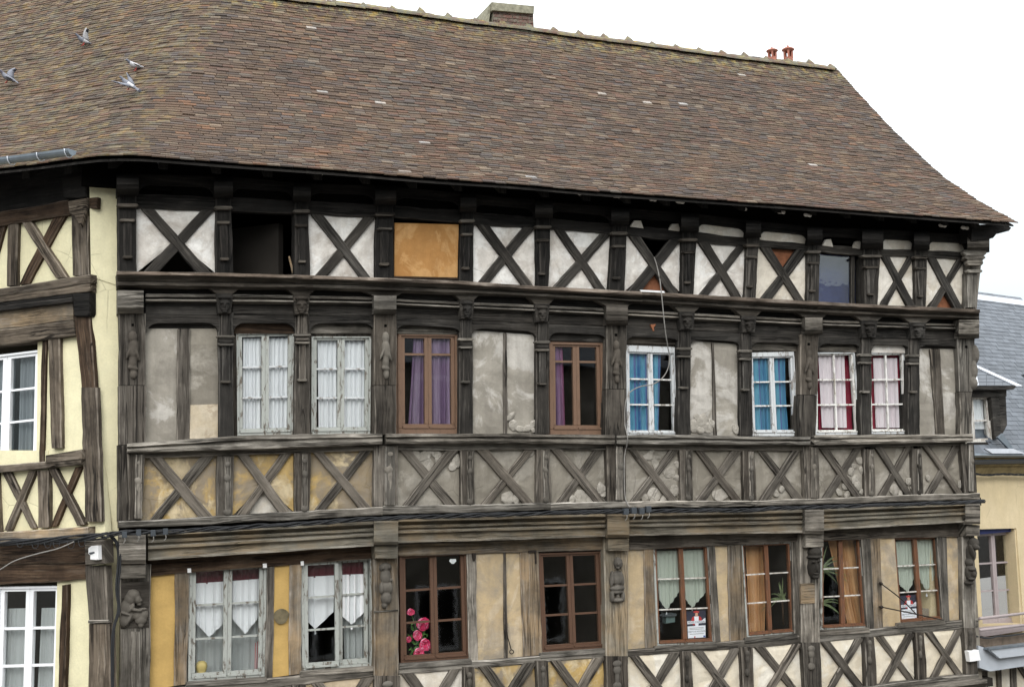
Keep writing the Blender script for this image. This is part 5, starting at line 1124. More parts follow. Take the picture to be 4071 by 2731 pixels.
# windows of the left house
lw1 = window(((-112, 1424), (163, 1390), (152, 1838), (-128, 1866)), LEFT, -.02, lh, MT['pvc'], MT['pvc'], MT['pvc'], fw=.04, sw=.06, mw=.025, drip=False)
lw2 = window(((-12, 2332), (243, 2328), (228, 2800), (-25, 2810)), LEFT, -.1, lh, MT['pvc'], MT['pvc'], MT['pvc'], fw=.04, sw=.055, mw=.03, drip=False, rows=(.36, .72))
wbox('room_back', (*LEFT.w(-1.2, 0, -1.6)[:2], 5.4), 5, .1, 6, MT['room'], lh, -TH)
wbox('wall_end', (*LEFT.w(-3.4, 0, -.15)[:2], 4.6), 3.2, .2, 9, MT['pyel'], lh, -TH)
wbox('ground_floor_wall', (*LEFT.w(-1.6, 0, -.2)[:2], 1.2), 3.6, .2, 2.4, MT['pyel'], lh, -TH)
curtain('grey net curtain in the left half of the white upper window at the left edge', ((-100, 1430), (62, 1410)), ((-110, 1850), (50, 1836)), LEFT, -.14, MT['cgrey'], 6, .02)
curtain('grey net curtain in the right half of the white upper window at the left edge', ((84, 1408), (160, 1400)), ((74, 1834), (150, 1826)), LEFT, -.14, MT['cgrey'], 5, .02)
curtain('pale half-height net curtain, left casement of the white lower window', ((32, 2418), (120, 2416)), ((20, 2790), (110, 2790)), LEFT, -.22, MT['csheer'], 5, .018)
curtain('pale half-height net curtain, right casement of the white lower window', ((165, 2416), (240, 2414)), ((150, 2790), (228, 2790)), LEFT, -.22, MT['csheer'], 5, .018)
# gutter
g0, g1 = LEFT.pt((-140, 652), .92), LEFT.pt((287, 596), .92); gd = (g1 - g0) / np.linalg.norm(g1 - g0); V = []; F = []
for p in (g0, g1):
    for r in (.062, .055):
        for i in range(9):
            a = math.pi * i / 8; V.append(p + LEFT.N * (-math.cos(a) * r) + np.array([0, 0, -math.sin(a) * r]))
n = 9
F += [(i, i + 1, 18 + i + 1, 18 + i) for i in range(8)] + [(9 + i, 27 + i, 27 + i + 1, 9 + i + 1) for i in range(8)] + [(0, 18, 27, 9), (8, 17, 35, 26)] + [tuple(range(18, 27))]
gut = mesh_obj('gutter', V, F, MT['zinc'], lh)
for f in (.45, .72, .97):
    p = g0 + (g1 - g0) * f; tube('gutter_clip', [p + LEFT.N * (-math.cos(math.pi * i / 8) * .066) + np.array([0, 0, -math.sin(math.pi * i / 8) * .079]) for i in range(9)], .006, MT['lead'], gut)

# ------------------------------------------------------------------ right-hand house
rh = thing('rendered_house', 'warm yellow rendered house with slate roof beyond the timber house on the right', 'house', (*RIGHT.w(1.2, 0)[:2], 0))
def rp(q, d=0, mat='pyelR', name='render', **k): return panel(name, q, RIGHT, d, MT[mat], rh, amp=.002, th=.25, step=.3)
rp([(3700, 1880), (4330, 1880), (4330, 2092), (3700, 2108)]); rp([(3700, 2100), (3884, 2100), (3912, 2560), (3700, 2560)]); rp([(4040, 2085), (4330, 2068), (4330, 2500), (4072, 2500)]); rp([(3700, 2486), (4330, 2470), (4330, 2660), (3700, 2680)], -.03)
moulding('cornice', line((3700, 1818), (4330, 1816)), line((3700, 1884), (4330, 1880)), 3845, 4330, [(0, .22), (.18, .22), (.22, .16), (.4, .13), (.52, .12), (.55, .08), (.8, .05), (1, .03)], RIGHT, -.2, plain_mat('cornice_olive', (.21, .16, .075), .9, .4, 7), rh, amp=.002)
moulding('gutter', line((3700, 1802), (4330, 1800)), line((3700, 1819), (4330, 1817)), 3850, 4330, [(0, .3), (.1, .33), (.5, .34), (.9, .3), (1, .25)], RIGHT, .1, MT['zinc'], rh, amp=.001)
# slate roof
pe = RIGHT.pt((3900, 1806), .2); PT = R(55)
SL = Plane(pe, RIGHT.U, math.cos(PT) * -RIGHT.N + math.sin(PT) * np.array([0, 0, 1]))
def suv(px): return SL.uv(SL.pt(px))
c0 = suv((3885, 1180)); c1 = suv((4071, 1200)); top = (c0[1] + c1[1]) / 2
e1 = suv((4000, 1300))[1] - suv((4000, 1314))[1]; SW = .2; SE = e1
roofR = mesh_obj('roof', [SL.w(-.25, -.1, -.03), SL.w(9, -.1, -.03), SL.w(9, top, -.03), SL.w(-.25, top, -.03), SL.w(-.25, -.1, -.12), SL.w(9, -.1, -.12), SL.w(9, top, -.12), SL.w(-.25, top, -.12)], [(0, 1, 2, 3), (7, 6, 5, 4), (0, 4, 5, 1), (1, 5, 6, 2), (2, 6, 7, 3), (3, 7, 4, 0)], MT['slate'], rh)
mesh_obj('rear_roof_slope', [SL.w(-.25, top, -.03), SL.w(9, top, -.03), SL.w(9, top, -.03) - RIGHT.N * 4 + np.array([0, 0, -4.]), SL.w(-.25, top, -.03) - RIGHT.N * 4 + np.array([0, 0, -4.])], [(0, 1, 2, 3)], MT['slate'], roofR)
me = bpy.data.meshes.new('slate'); hw = SW / 2 - .002
me.from_pydata([(-hw, 0, .006), (hw, 0, .006), (hw, SE * 1.9, -.004), (-hw, SE * 1.9, -.004), (-hw, 0, .012), (hw, 0, .012), (hw, SE * 1.9, .002), (-hw, SE * 1.9, .002)], [], [(3, 2, 1, 0), (4, 5, 6, 7), (0, 1, 5, 4), (1, 2, 6, 5), (2, 3, 7, 6), (3, 0, 4, 7)]); me.materials.append(MT['slate'])
nsl = 0; r = 0; v = 0.0; cand = []
while v < top - .02:
    u = -.2 + (.5 * SW if r % 2 else 0)
    while u < 6.5:
        w_ = SL.w(u, v); pr = project(w_)
        if 3868 < pr[0] < 4082 and pr[1] > 1150 and not (pr[0] < 3935 and 1545 < pr[1] < 1795): cand.append((u, v))
        u += SW
    v += SE; r += 1
print('slates', len(cand), SE)
for u, v in sorted(cand, key=lambda c: -c[1])[:300]:
    w_ = SL.w(u, v, rnd.uniform(-.001, .002)); o = bpy.data.objects.new('slate', me); col.objects.link(o); o.parent = roofR
    a = rnd.gauss(0, .012); U = SL.U * math.cos(a) + SL.V * math.sin(a); Vv = SL.V * math.cos(a) - SL.U * math.sin(a)
    o.matrix_basis = Matrix([[U[0], Vv[0], SL.N[0], w_[0]], [U[1], Vv[1], SL.N[1], w_[1]], [U[2], Vv[2], SL.N[2], w_[2]], [0, 0, 0, 1]])
V = []
for uu in (-.25, 9):
    for (dv, dn) in ((-.13, .0), (-.12, .025), (0, .05), (.05, 0), (.0, -.05)): V.append(SL.w(uu, top + dv, dn))
mesh_obj('ridge_flashing', V, [(i, (i + 1) % 5, 5 + (i + 1) % 5, 5 + i) for i in range(5)] + [(4, 3, 2, 1, 0), (5, 6, 7, 8, 9)], MT['lead'], roofR)
# dormer
dm = prism('dormer', [(3800, 1548), (4002, 1545), (4002, 1575), (3945, 1578), (3800, 1580)], RIGHT, .12, .12, MT['charcoal'], rh, ch=.004)
DR = Plane(RIGHT.pt((3900, 1538), .26), RIGHT.U, math.cos(R(42)) * -RIGHT.N + math.sin(R(42)) * np.array([0, 0, 1]))
prism('dormer_roof', [(3790, 1534), (3866, 1446), (4062, 1533)], DR, 0, .03, MT['slate'], dm, ch=0)
for k in range(6):
    f0, f1 = k / 6 + .01, (k + 1) / 6 - .005
    yb = 1533 - (1533 - 1450) * f0; yt = 1533 - (1533 - 1450) * f1
    xl = 3890 - 12 * f0; xr = 4052 - (4052 - 3880) * f0; n_ = max(1, int((xr - xl) / 30))
    for q in range(n_):
        a, b = xl + (xr - xl) * q / n_ + .6, xl + (xr - xl) * (q + 1) / n_ - .6; sh = (xr - xl) / n_ * .1
        prism('slate', [(a, yt), (b - (8 if q == n_ - 1 else 0), yt), (b, yb), (a, yb)], DR, .012 + (n_ - q) * .0004, .008, MT['slate'], dm, ch=0)
prism('lead_hip', [(3866, 1444), (3880, 1450), (4066, 1534), (4042, 1534), (3876, 1457), (3866, 1453)], DR, .03, .02, MT['lead'], dm, ch=.002)
prism('lead_hip', [(3858, 1452), (3877, 1456), (3892, 1531), (3858, 1534)], DR, .026, .012, MT['lead'], dm, ch=.002)
prism('dormer_eave', [(3800, 1532), (4046, 1533), (4030, 1548), (3800, 1550)], RIGHT, .24, .2, MT['charcoal'], dm, ch=.004)
prism('dormer_post', [(3940, 1575), (3972, 1574), (3980, 1735), (3955, 1745)], RIGHT, .1, .12, MT['charcoal'], dm, ch=.006)
prism('dormer_cheek', [(3968, 1570), (3998, 1560), (4004, 1690), (3978, 1740)], RIGHT, .0, .5, MT['charcoal'], dm, ch=.004)
prism('dormer_wall', [(3780, 1760), (3975, 1756), (3990, 1792), (3780, 1795)], RIGHT, .08, .2, MT['charcoal'], dm, ch=.004)
prism('lead_apron', [(3915, 1783), (4030, 1783), (4075, 1802), (3945, 1802)], RIGHT, .36, .03, MT['lead'], dm, ch=.003)
prism('lead_apron', [(3966, 1738), (3986, 1722), (4030, 1782), (4012, 1784)], RIGHT, .2, .03, MT['zinc'], dm, ch=.003)
window(((3800, 1580), (3934, 1577), (3948, 1762), (3806, 1768)), RIGHT, .05, rh, MT['wlatt'], MT['wlatt'], MT['wlatt'], cas=((0, .5), (.5, 1)), rows=(.54,), fw=.03, sw=.035, mw=.025, drip=False, name='dormer_window')
curtain('white lace curtain gathered in the small dormer window', ((3850, 1585), (3920, 1584)), ((3850, 1705), (3928, 1706)), RIGHT, -.06, MT['cwhite'], 4, .015)
wbox('dormer_room', (*RIGHT.w(.6, 0, -.5)[:2], RIGHT.pt((3900, 1670))[2]), 2.2, .05, 1.2, MT['room'], rh, R(15))
# tall window with blind, balcony rails
window(((3868, 2118), (4030, 2108), (4056, 2486), (3890, 2496)), RIGHT, -.14, rh, MT['lilac'], MT['lilac'], MT['lilac'], cas=((0, .5), (.5, 1)), fw=.05, sw=.05, mw=.025, drip=False)
prism('blind', [(3870, 2106), (4028, 2096), (4028, 2112), (3870, 2126)], RIGHT, -.08, .06, MT['blue'], rh, ch=.01)
prism('window_reveal', [(4032, 2090), (4046, 2090), (4078, 2500), (4058, 2500)], RIGHT, -.02, .2, MT['pyelR'], rh, ch=0)
prism('window_sill', [(3888, 2494), (4075, 2480), (4080, 2505), (3915, 2530), (3896, 2525)], RIGHT, .03, .2, MT['lilac'], rh, ch=.006)
wbox('room_back', (*RIGHT.w(1.2, 0, -1.2)[:2], 4.6), 4, .05, 2.4, MT['room'], rh, R(15))
for a, b in (((3893, 2458), (4120, 2431)), ((3893, 2504), (4120, 2478))):
    p0, p1 = RIGHT.pt(a, .2), RIGHT.pt(b, .2); tube('balcony_rail', [RIGHT.pt(a, .0), p0 - RIGHT.U * .01, p0 + RIGHT.U * .02, p1], .022, MT['lilac'], rh, 8)
# ledge and shop sign below
prism('sign_ledge', [(3885, 2540), (4200, 2510), (4200, 2548), (3930, 2578), (3890, 2562)], RIGHT, .12, .3, plain_mat('ledge_brown', (.13, .1, .075), .9, .4, 8), rh, ch=.01)
prism('shop_sign', [(3890, 2565), (3934, 2580), (4200, 2548), (4200, 2628), (3936, 2668), (3895, 2654)], RIGHT, .3, .45, MT['shopgrey'], rh, ch=.006)
prism('sign_flap', [(3932, 2580), (4200, 2552), (4200, 2588), (3975, 2616)], RIGHT, .38, .05, MT['shopgrey'], rh, ch=.004)
prism('sign_lip', [(3934, 2576), (4200, 2544), (4200, 2550), (3934, 2583)], RIGHT, .4, .12, MT['zinc'], rh, ch=.003)
rp([(3880, 2655), (4330, 2620), (4330, 3300), (3880, 3300)], 0, 'pcream', 'shop_wall')
for x0, x1 in ((3905, 3928), (3966, 3982), (4022, 4042)): timber('stud', ((x0, 2640), (x1, 2640), (x0 + 6, 2800), (x1 + 6, 2800)), RIGHT, .04, .1, MT['greybrown'], rh)
timber('brace', ((4044, 2640), (4062, 2640), (4100, 2730), (4120, 2730)), RIGHT, .04, .1, MT['greybrown'], rh)
wbox('ground_floor_wall', (*RIGHT.w(1.8, 0, -.3)[:2], 1.3), 4.5, .3, 2.6, MT['pyelR'], rh, R(15))
wbox('rear_wall', (*RIGHT.w(1.8, 0, -4)[:2], 3.0), 5, .3, 6, MT['pyelR'], rh, R(15))

# ------------------------------------------------------------------ cables and small fittings
def rope(name, label, pts, pl, d, strands, rad, sr, mat, cat='cable', twist=9.):
    ctr = smooth_path([pl.pt(p, d) if not isinstance(d, list) else pl.pt(p, d[i]) for i, p in enumerate(pts)], 22); paths = []
    acc = [0.]
    for a, b in zip(ctr, ctr[1:]): acc.append(acc[-1] + np.linalg.norm(b - a))
    for k in range(strands):
        ph = 2 * math.pi * k / strands; sd_ = nseed(); path = []
        for i, p in enumerate(ctr):
            a = ph + acc[i] * twist + nz(sd_, acc[i]) * .8; rr = rad * (1 + .35 * nz(sd_ + 1, acc[i] * 1.5)); path.append(p + pl.N * math.cos(a) * rr + np.array([0, 0, math.sin(a) * rr]))
        paths.append(path)
    V, F = tube_mesh(paths, sr, 6); return tag(mesh_obj(name, V, F, mat, None, smooth=True, fix=False), label, cat)
CBP = [(424, 2128), (491, 2117), (670, 2113), (1000, 2093), (1250, 2078), (1491, 2062), (1750, 2052), (2000, 2045), (2220, 2038), (2446, 2033), (2720, 2029), (3000, 2027), (3071, 2021), (3300, 2014), (3517, 2007), (3700, 2001), (3830, 1997), (3915, 1992)]
cable = rope('cable_bundle', 'thick twisted bundle of black cables running along the whole timber house', CBP, MAIN, .25, 6, .019, .0092, MT['cable'])
cable2 = rope('cable_bundle', 'loose bundle of black cables along the yellow house at the left edge', [(-60, 2160), (60, 2152), (180, 2152), (312, 2138), (380, 2132), (428, 2126)], LEFT, [.3, .28, .26, .26, .26, .3], 6, .03, .010, MT['cable'], twist=4)
cable3 = rope('cable_bundle', 'black cable draped under the cornice of the yellow house on the right', [(3860, 1880), (3920, 1888), (3990, 1884), (4100, 1888), (4200, 1886)], RIGHT, .1, 3, .012, .008, MT['cable'])
for px, py in ((495, 2125), (551, 2117), (609, 2119), (658, 2113), (2491, 2033), (2522, 2029), (2553, 2031), (2580, 2024)):
    o = prism('clamp', [(px - 10, py - 12), (px + 10, py - 13), (px + 11, py + 12), (px - 9, py + 13)], MAIN, .31, .05, MT['clamp'], cable, ch=.005)
    tube('clamp_wire', smooth_path([MAIN.pt((px, py + 10), .3), MAIN.pt((px + 2, py + 24), .31), MAIN.pt((px - 6, py + 36), .3)], 4), .004, MT['cablegrey'], cable)
for px in (80, 140, 190, 225, 282, 325):
    py = 2152 + rnd.uniform(-4, 6); tube('cable_loop', smooth_path([LEFT.pt((px - 14, py), .3), LEFT.pt((px - 8, py + 22), .31), LEFT.pt((px + 8, py + 22), .31), LEFT.pt((px + 14, py), .3)], 6), .004, MT['cable'], cable2)
V, F = tube_mesh([smooth_path([MAIN.pt(p, .2) for p in ((440, 2134), (462, 2160), (470, 2220), (462, 2340), (470, 2420), (450, 2500), (444, 2600), (446, 2790))], 8), smooth_path([MAIN.pt(p, .2) for p in ((446, 2132), (474, 2170), (478, 2240), (470, 2340), (474, 2430), (452, 2520), (450, 2790))], 8)], .012)
tag(mesh_obj('cable', V, F, MT['cable'], None, smooth=True), 'black cables dropping down the gap between the two timber houses', 'cable')
tag(tube('wire', smooth_path([MAIN.pt(p, d_) for p, d_ in (((2600, 1022), .16), ((2612, 1060), .2), ((2625, 1127), .4), ((2643, 1300), .36), ((2655, 1380), .25), ((2661, 1412), .2), ((2657, 1460), .16), ((2634, 1502), .13), ((2594, 1528), .1), ((2545, 1537), .1), ((2504, 1560), .1), ((2487, 1600), .12), ((2484, 1680), .12), ((2492, 1722), .26), ((2495, 1745), .27), ((2491, 1775), .2), ((2487, 1789), .16), ((2482, 1834), .15), ((2484, 1968), .15), ((2502, 2015), .2))], 6), .0075, MT['cablegrey']), 'loose pale wire hanging from the top row across the blue-curtained window', 'wire')
tag(tube('wire', smooth_path([LEFT.pt(p, d_) for p, d_ in (((-60, 2290), .6), ((0, 2263), .5), ((60, 2228), .45), ((150, 2200), .4), ((230, 2180), .36), ((295, 2152), .3))], 6), .006, MT['cablegrey']), 'thin pale wire sagging from the cables at the left edge', 'wire')
tag(tube('cable', smooth_path([RIGHT.pt(p, .2) for p in ((3880, 2528), (3930, 2536), (3965, 2528), (4010, 2526), (4100, 2512))], 6), .014, MT['cable']), 'black cable lying on the shop ledge below the balcony rails', 'cable')
def boxthing(name, label, cat, q, pl, d, th, mat):
    return tag(prism(name, q, pl, d, th, mat, None, ch=.006), label, cat)
sr = boxthing('alarm_siren', 'white alarm siren box on the dark post of the yellow house', 'alarm', [(350, 2178), (362, 2170), (388, 2168), (390, 2224), (382, 2226), (358, 2224), (357, 2206), (350, 2200)], LEFT, .18, .06, MT['whitebox'])
prism('siren_louvre', [(352, 2196), (374, 2192), (374, 2198), (358, 2204)], LEFT, .187, .02, MT['clamp'], sr, ch=.001)
boxthing('junction_box', 'white junction box at the foot of the right corner post', 'junction box', [(3850, 2588), (3892, 2583), (3900, 2624), (3857, 2630)], MAIN, BE + .17, .08, MT['whitebox'])
boxthing('holder_block', 'small white block at the top left of the leftmost lower window', 'bracket', [(745, 2259), (760, 2258), (761, 2276), (746, 2277)], MAIN, BD + .06, .05, MT['whitebox'])
boxthing('holder_block', 'small white block beside the upper corner of the yellow panel with a round stain', 'bracket', [(1045, 2240), (1061, 2239), (1062, 2257), (1046, 2258)], MAIN, BD + .06, .05, MT['whitebox'])
boxthing('holder_block', 'small white block at the top left of the part-opened window', 'bracket', [(1196, 2231), (1208, 2230), (1209, 2248), (1197, 2249)], MAIN, BD + .06, .05, MT['whitebox'])
tag(mesh_obj('round_stain', *(lambda c: ([c] + [c + MAIN.U * .088 * math.cos(a) * (1 + .08 * math.sin(3 * a)) + np.array([0, 0, .088 * math.sin(a)]) for a in np.linspace(0, 2 * math.pi, 25)[:-1]] + [c - MAIN.N * .01] + [], [(0, 1 + i, 1 + (i + 1) % 24) for i in range(24)]))(MAIN.pt((1118, 2449), BD + .018)), plain_mat('grey_patch', (.12, .1, .06), .9, .4, 18), None, fix=False), 'round grey cement patch on the narrow yellow panel', 'patch')
for lab, a, b in (('upper iron rod hooked across the rightmost lower window', (3503, 2319), (3642, 2440)), ('lower iron rod running to the sill of the rightmost lower window', (3505, 2412), (3751, 2464))):
    A, B = MAIN.pt(a, BD + .1), MAIN.pt(b, BD + .28 if b[0] < 3700 else BD + .12); o = tag(tube('iron_rod', smooth_path([MAIN.pt(a, BD - .02), A, (A + B) / 2 + MAIN.N * .06, B], 5), .009, MT['iron']), lab, 'rod')
    blobs('rod_eye', MAIN, [(a[0], a[1], 7, 7, .03, 0, 0)], MT['iron'], o, .007, BD + .05)
o = tag(tube('iron_rod', [MAIN.pt((2006, 2440), BD + .06), MAIN.pt((2018, 2530), BD + .06), MAIN.pt((2032, 2580), BD + .06)], .007, MT['iron']), 'iron stay with a ring end hanging between ochre panels', 'rod')
V, F = tube_mesh([[MAIN.pt((2034 + 8 * math.cos(a), 2590 + 8 * math.sin(a)), BD + .06) for a in np.linspace(0, 6.28, 14)]], .006); mesh_obj('ring', V, F, MT['iron'], o)
for q in ([(1878, 2198), (1892, 2198), (1892, 2226), (1882, 2228)], [(2102, 2188), (2132, 2186), (2134, 2240), (2130, 2240), (2128, 2194), (2102, 2196)], [(2586, 1290), (2608, 1288), (2600, 1304), (2602, 1316), (2596, 1316)]):
    prism('iron_hinge', q, MAIN, BD + .05 if q[0][1] > 2000 else BB + .065, .03, MT['iron'] if q[0][1] > 2000 else MT['brickfill'], house, ch=.002)

# ------------------------------------------------------------------ posters (flat prints in the windows)
def text_mesh(name, body, P0, U, V, size, mat, parent, align='CENTER'):
    cu = bpy.data.curves.new('t', 'FONT'); cu.body = body; cu.size = size; cu.align_x = align; cu.align_y = 'CENTER'; ob = bpy.data.objects.new('t', cu)
    col.objects.link(ob); dg = bpy.context.evaluated_depsgraph_get(); dg.update(); me = bpy.data.meshes.new_from_object(ob.evaluated_get(dg)); bpy.data.objects.remove(ob); N = np.cross(U, V)
    me.transform(Matrix([[U[0], V[0], N[0], P0[0]], [U[1], V[1], N[1], P0[1]], [U[2], V[2], N[2], P0[2]], [0, 0, 0, 1]]))
    return finish(name, me, mat, parent, fix=False)
pw = plain_mat('print_white', (.78, .79, .84), .6, .04); pr_ = plain_mat('print_red', (.45, .03, .03), .6, .15); pk = plain_mat('print_ink', (.03, .03, .05), .6, .1); pb = plain_mat('print_blue', (.05, .08, .3), .6, .1); ps = plain_mat('print_skin', (.55, .3, .2), .6, .1)
def poster(label, q, d):
    Q = [MAIN.pt(p, d) for p in q]; W = np.linalg.norm(Q[1] - Q[0]); H = np.linalg.norm(Q[3] - Q[0]); U = (Q[1] - Q[0]) / W; Vv = (Q[0] - Q[3]) / H
    def fl(name, pts, mat, e, parent):
        P_ = [bil(Q, s, t) + MAIN.N * e for s, t in pts]; n = len(P_); V = P_ + [p - MAIN.N * .0008 for p in P_]
        return mesh_obj(name, V, [tuple(range(n)), tuple(range(n, 2 * n))[::-1]] + [(i, (i + 1) % n, n + (i + 1) % n, n + i) for i in range(n)], mat, parent)
    root = tag(fl('poster', [(0, 0), (1, 0), (1, 1), (0, 1)], pk, 0, None), label, 'poster')
    e = .0012
    fl('print', [(.02, .37), (.98, .35), (.98, .46), (.02, .48)], pw, e, root); fl('print', [(.02, .56), (.98, .55), (.98, .99), (.02, .99)], pw, e, root)
    fl('print', [(.22, .37), (.28, .24), (.4, .2), (.62, .2), (.74, .24), (.8, .37)], pr_, e * 1.5, root); fl('print', [(.4, .37), (.38, .21), (.62, .21), (.6, .58), (.44, .58)], pw, e * 2, root)
    fl('print', [(.44, .19), (.44, .1), (.5, .07), (.58, .1), (.58, .19)], ps, e * 2.5, root); fl('print', [(.38, .08), (.34, .03), (.5, .0), (.66, .04), (.62, .09), (.5, .07)], pr_, e * 3, root)
    fl('print', [(.84, .33), (.96, .28), (.98, .34), (.86, .36)], pw, e * 2, root); fl('print', [(.3, .47), (.4, .47), (.4, .52), (.3, .52)], pr_, e * 2, root)
    fl('print', [(.86, .92), (.97, .92), (.97, .98), (.86, .98)], pb, e * 2, root); fl('print', [(.36, .93), (.42, .93), (.42, .99), (.36, .99)], pr_, e * 2, root)
    text_mesh('lettering', "RÊVES D'AMOUR", bil(Q, .5, .42) + MAIN.N * e * 3, U, Vv, H * .095, pk, root); text_mesh('lettering', 'ABBAYE DE MORTEMER', bil(Q, .5, .76) + MAIN.N * e * 3, U, Vv, H * .07, pk, root)
    for y in (.62, .67, .84): fl('print_line', [(.12, y), (.88, y - .005), (.88, y + .012), (.12, y + .017)], MT['cablegrey'], e * 2, root)
poster('red and white event poster in the middle lower window beside a black pane', [(2729, 2428), (2806, 2424), (2806, 2533), (2734, 2537)], dD - .055)
poster('red and white event poster in the rightmost lower window behind the iron rods', [(3579, 2368), (3642, 2362), (3646, 2462), (3584, 2466)], dD - .055)

# ------------------------------------------------------------------ things on the sills
# pink peonies
fl = thing('flower_bouquet', 'pink peonies with green leaves inside the dark brown window', 'flowers', MAIN.pt((1660, 2615), dD - .22))
petal = plain_mat('petal_pink', (.62, .035, .12), .6, .5, 40); petal2 = plain_mat('petal_pale', (.75, .25, .38), .6, .4, 40); leafm = plain_mat('leaf_green', (.06, .16, .03), .6, .4, 20)
def blossom(px, py, rpx, d):
    c = MAIN.pt((px, py), d); r = rpx / (FPX / project(c)[2]); V = []; F = []; rg = random.Random(int(px)); mi = []
    for ring, (n, tilt, sc) in enumerate(((6, 1.2, 1.0), (6, .8, .85), (5, .45, .62), (4, .15, .4))):
        for k in range(n):
            a = 2 * math.pi * k / n + ring * .5 + rg.uniform(-.2, .2); L = r * sc * rg.uniform(.85, 1.1); w = L * .5
            di = MAIN.U * math.cos(a) + np.array([0, 0, 1.]) * math.sin(a); ta = -MAIN.U * math.sin(a) + np.array([0, 0, 1.]) * math.cos(a)
            b = len(V)
            for f, ww in ((.05, .25), (.45, 1.), (.8, 1.05), (1., .5)):
                h = math.cos(tilt) * L * f * .8 + .25 * L * math.sin(f * 3)
                for s in (-1, 0, 1): V.append(c + di * (math.sin(tilt) * L * f) + ta * (s * w * ww) + MAIN.N * (h - .12 * L * (s == 0) + rg.uniform(-.002, .002)))
            for j in range(3):
                for s in range(2): F.append((b + j * 3 + s, b + j * 3 + s + 1, b + j * 3 + s + 4, b + j * 3 + s + 3)); mi.append(1 if (ring + k + j) % 4 == 0 else 0)
    o = mesh_obj('blossom', V, F, petal, fl, smooth=True, fix=False); o.data.materials.append(petal2); o.data.polygons.foreach_set('material_index', mi)
for px, py, r_ in ((1632, 2432, 17), (1680, 2480, 28), (1658, 2524, 22), (1690, 2560, 26), (1664, 2594, 22), (1624, 2540, 14)): blossom(px, py, r_, dD - .17)
V = []; F = []
for k in range(46):
    px, py = rnd.uniform(1630, 1695), rnd.uniform(2485, 2605); c = MAIN.pt((px, py), dD - .19 + rnd.uniform(-.03, .03)); a = rnd.uniform(0, 6.28); L = .055; di = MAIN.U * math.cos(a) + np.array([0, 0, 1.]) * math.sin(a); ta = -MAIN.U * math.sin(a) + np.array([0, 0, 1.]) * math.cos(a); b = len(V)
    V += [c, c + di * L * .5 + ta * L * .28 + MAIN.N * .01, c + di * L, c + di * L * .5 - ta * L * .28 + MAIN.N * .01]; F.append((b, b + 1, b + 2, b + 3))
o = mesh_obj('leaves', V, F, leafm, fl, fix=False); o['kind'] = 'stuff'
tube('stem', smooth_path([MAIN.pt(p, dD - .2) for p in ((1632, 2432), (1655, 2500), (1664, 2560), (1660, 2625))], 5), .005, leafm, fl)
# palms
def palm(label, px, py, lens, d, n, spread, name='palm_plant', seed=1):
    c = MAIN.pt((px, py), d); root = thing(name, label, 'plant', c); rg = random.Random(seed); gm = MT['palm']
    for k in range(n):
        a = math.pi / 2 + rg.uniform(-spread, spread); L = lens * rg.uniform(.7, 1.1); V = []; F = []; w = .014
        for j in range(7):
            t = j / 6; p = c + MAIN.U * math.cos(a) * L * t + np.array([0, 0, 1.]) * (math.sin(a) * L * t - .55 * L * t * t * abs(math.cos(a))) + MAIN.N * (rg.uniform(-.3, .3) * 0 + .12 * math.sin(k * 2.4) * t); tn = np.array([-math.sin(a), 0, math.cos(a)]); ww = w * (1 - t) ** .6 + .001
            V += [p - tn * ww, p + tn * ww]
        F = [(2 * j, 2 * j + 1, 2 * j + 3, 2 * j + 2) for j in range(6)]; mesh_obj('leaf_blade', V, F, gm, root, fix=False)
    tube('stem', [c - np.array([0, 0, .35]), c], .014, MT['brown'], root)
MT['palm'] = plain_mat('palm_leaf', (.16, .2, .1), .55, .5, 18)
palm('spiky green houseplant in the lower window left of the carved head', 3110, 2380, .34, dE - .06, 20, 1.6, seed=2)
palm('large spiky palm in the lower window right of the carved head', 3262, 2270, .42, dE - .05, 26, 1.9, seed=4); palm('low drooping palm leaves behind the lowest panes right of the carved head', 3262, 2400, .42, dE - .06, 22, 2.0, seed=9)
def lathe_thing(name, label, cat, px, py, h, prof_, mat, pl, d):
    b = pl.pt((px, py), d); n = 18; V = []; F = []
    for (r, z) in prof_: V += [(b[0] + r * h * math.cos(2 * math.pi * i / n), b[1] + r * h * math.sin(2 * math.pi * i / n), b[2] + z * h) for i in range(n)]
    for k in range(len(prof_) - 1): F += [(k * n + i, k * n + (i + 1) % n, (k + 1) * n + (i + 1) % n, (k + 1) * n + i) for i in range(n)]
    F += [tuple(range(n))[::-1], tuple(range((len(prof_) - 1) * n, len(prof_) * n))]; return tag(mesh_obj(name, V, F, mat, None, smooth=True), label, cat)
lathe_thing('ornament', 'pale yellow rounded ornament on the sill of the leftmost lower window', 'ornament', 800, 2686, .17, [(.3, 0), (.34, .05), (.28, .22), (.36, .45), (.4, .65), (.34, .86), (.2, .97), (.02, 1)], plain_mat('ornament_yellow', (.36, .29, .11), .6, .15, 5), MAIN, dD - .09)
bb = tag(prism('bird_box', [(2648, 2452), (2684, 2446), (2684, 2472), (2648, 2478)], MAIN, dD - .1, .1, plain_mat('bird_box_green', (.09, .13, .125), .7, .2), None, ch=.004), 'grey-green bird box with flat roof behind the middle lower window', 'bird box')
prism('box_roof', [(2640, 2450), (2652, 2440), (2690, 2438), (2690, 2448)], MAIN, dD - .07, .14, plain_mat('bird_box_roof', (.06, .07, .075), .7, .2), bb, ch=.003)
tag(prism('lantern', [(3666, 2418), (3694, 2418), (3696, 2454), (3668, 2456)], MAIN, dD - .1, .1, plain_mat('lantern_metal', (.2, .17, .13), .5, .3), None, ch=.008), 'small metal lantern on the sill inside the rightmost lower window', 'lantern')
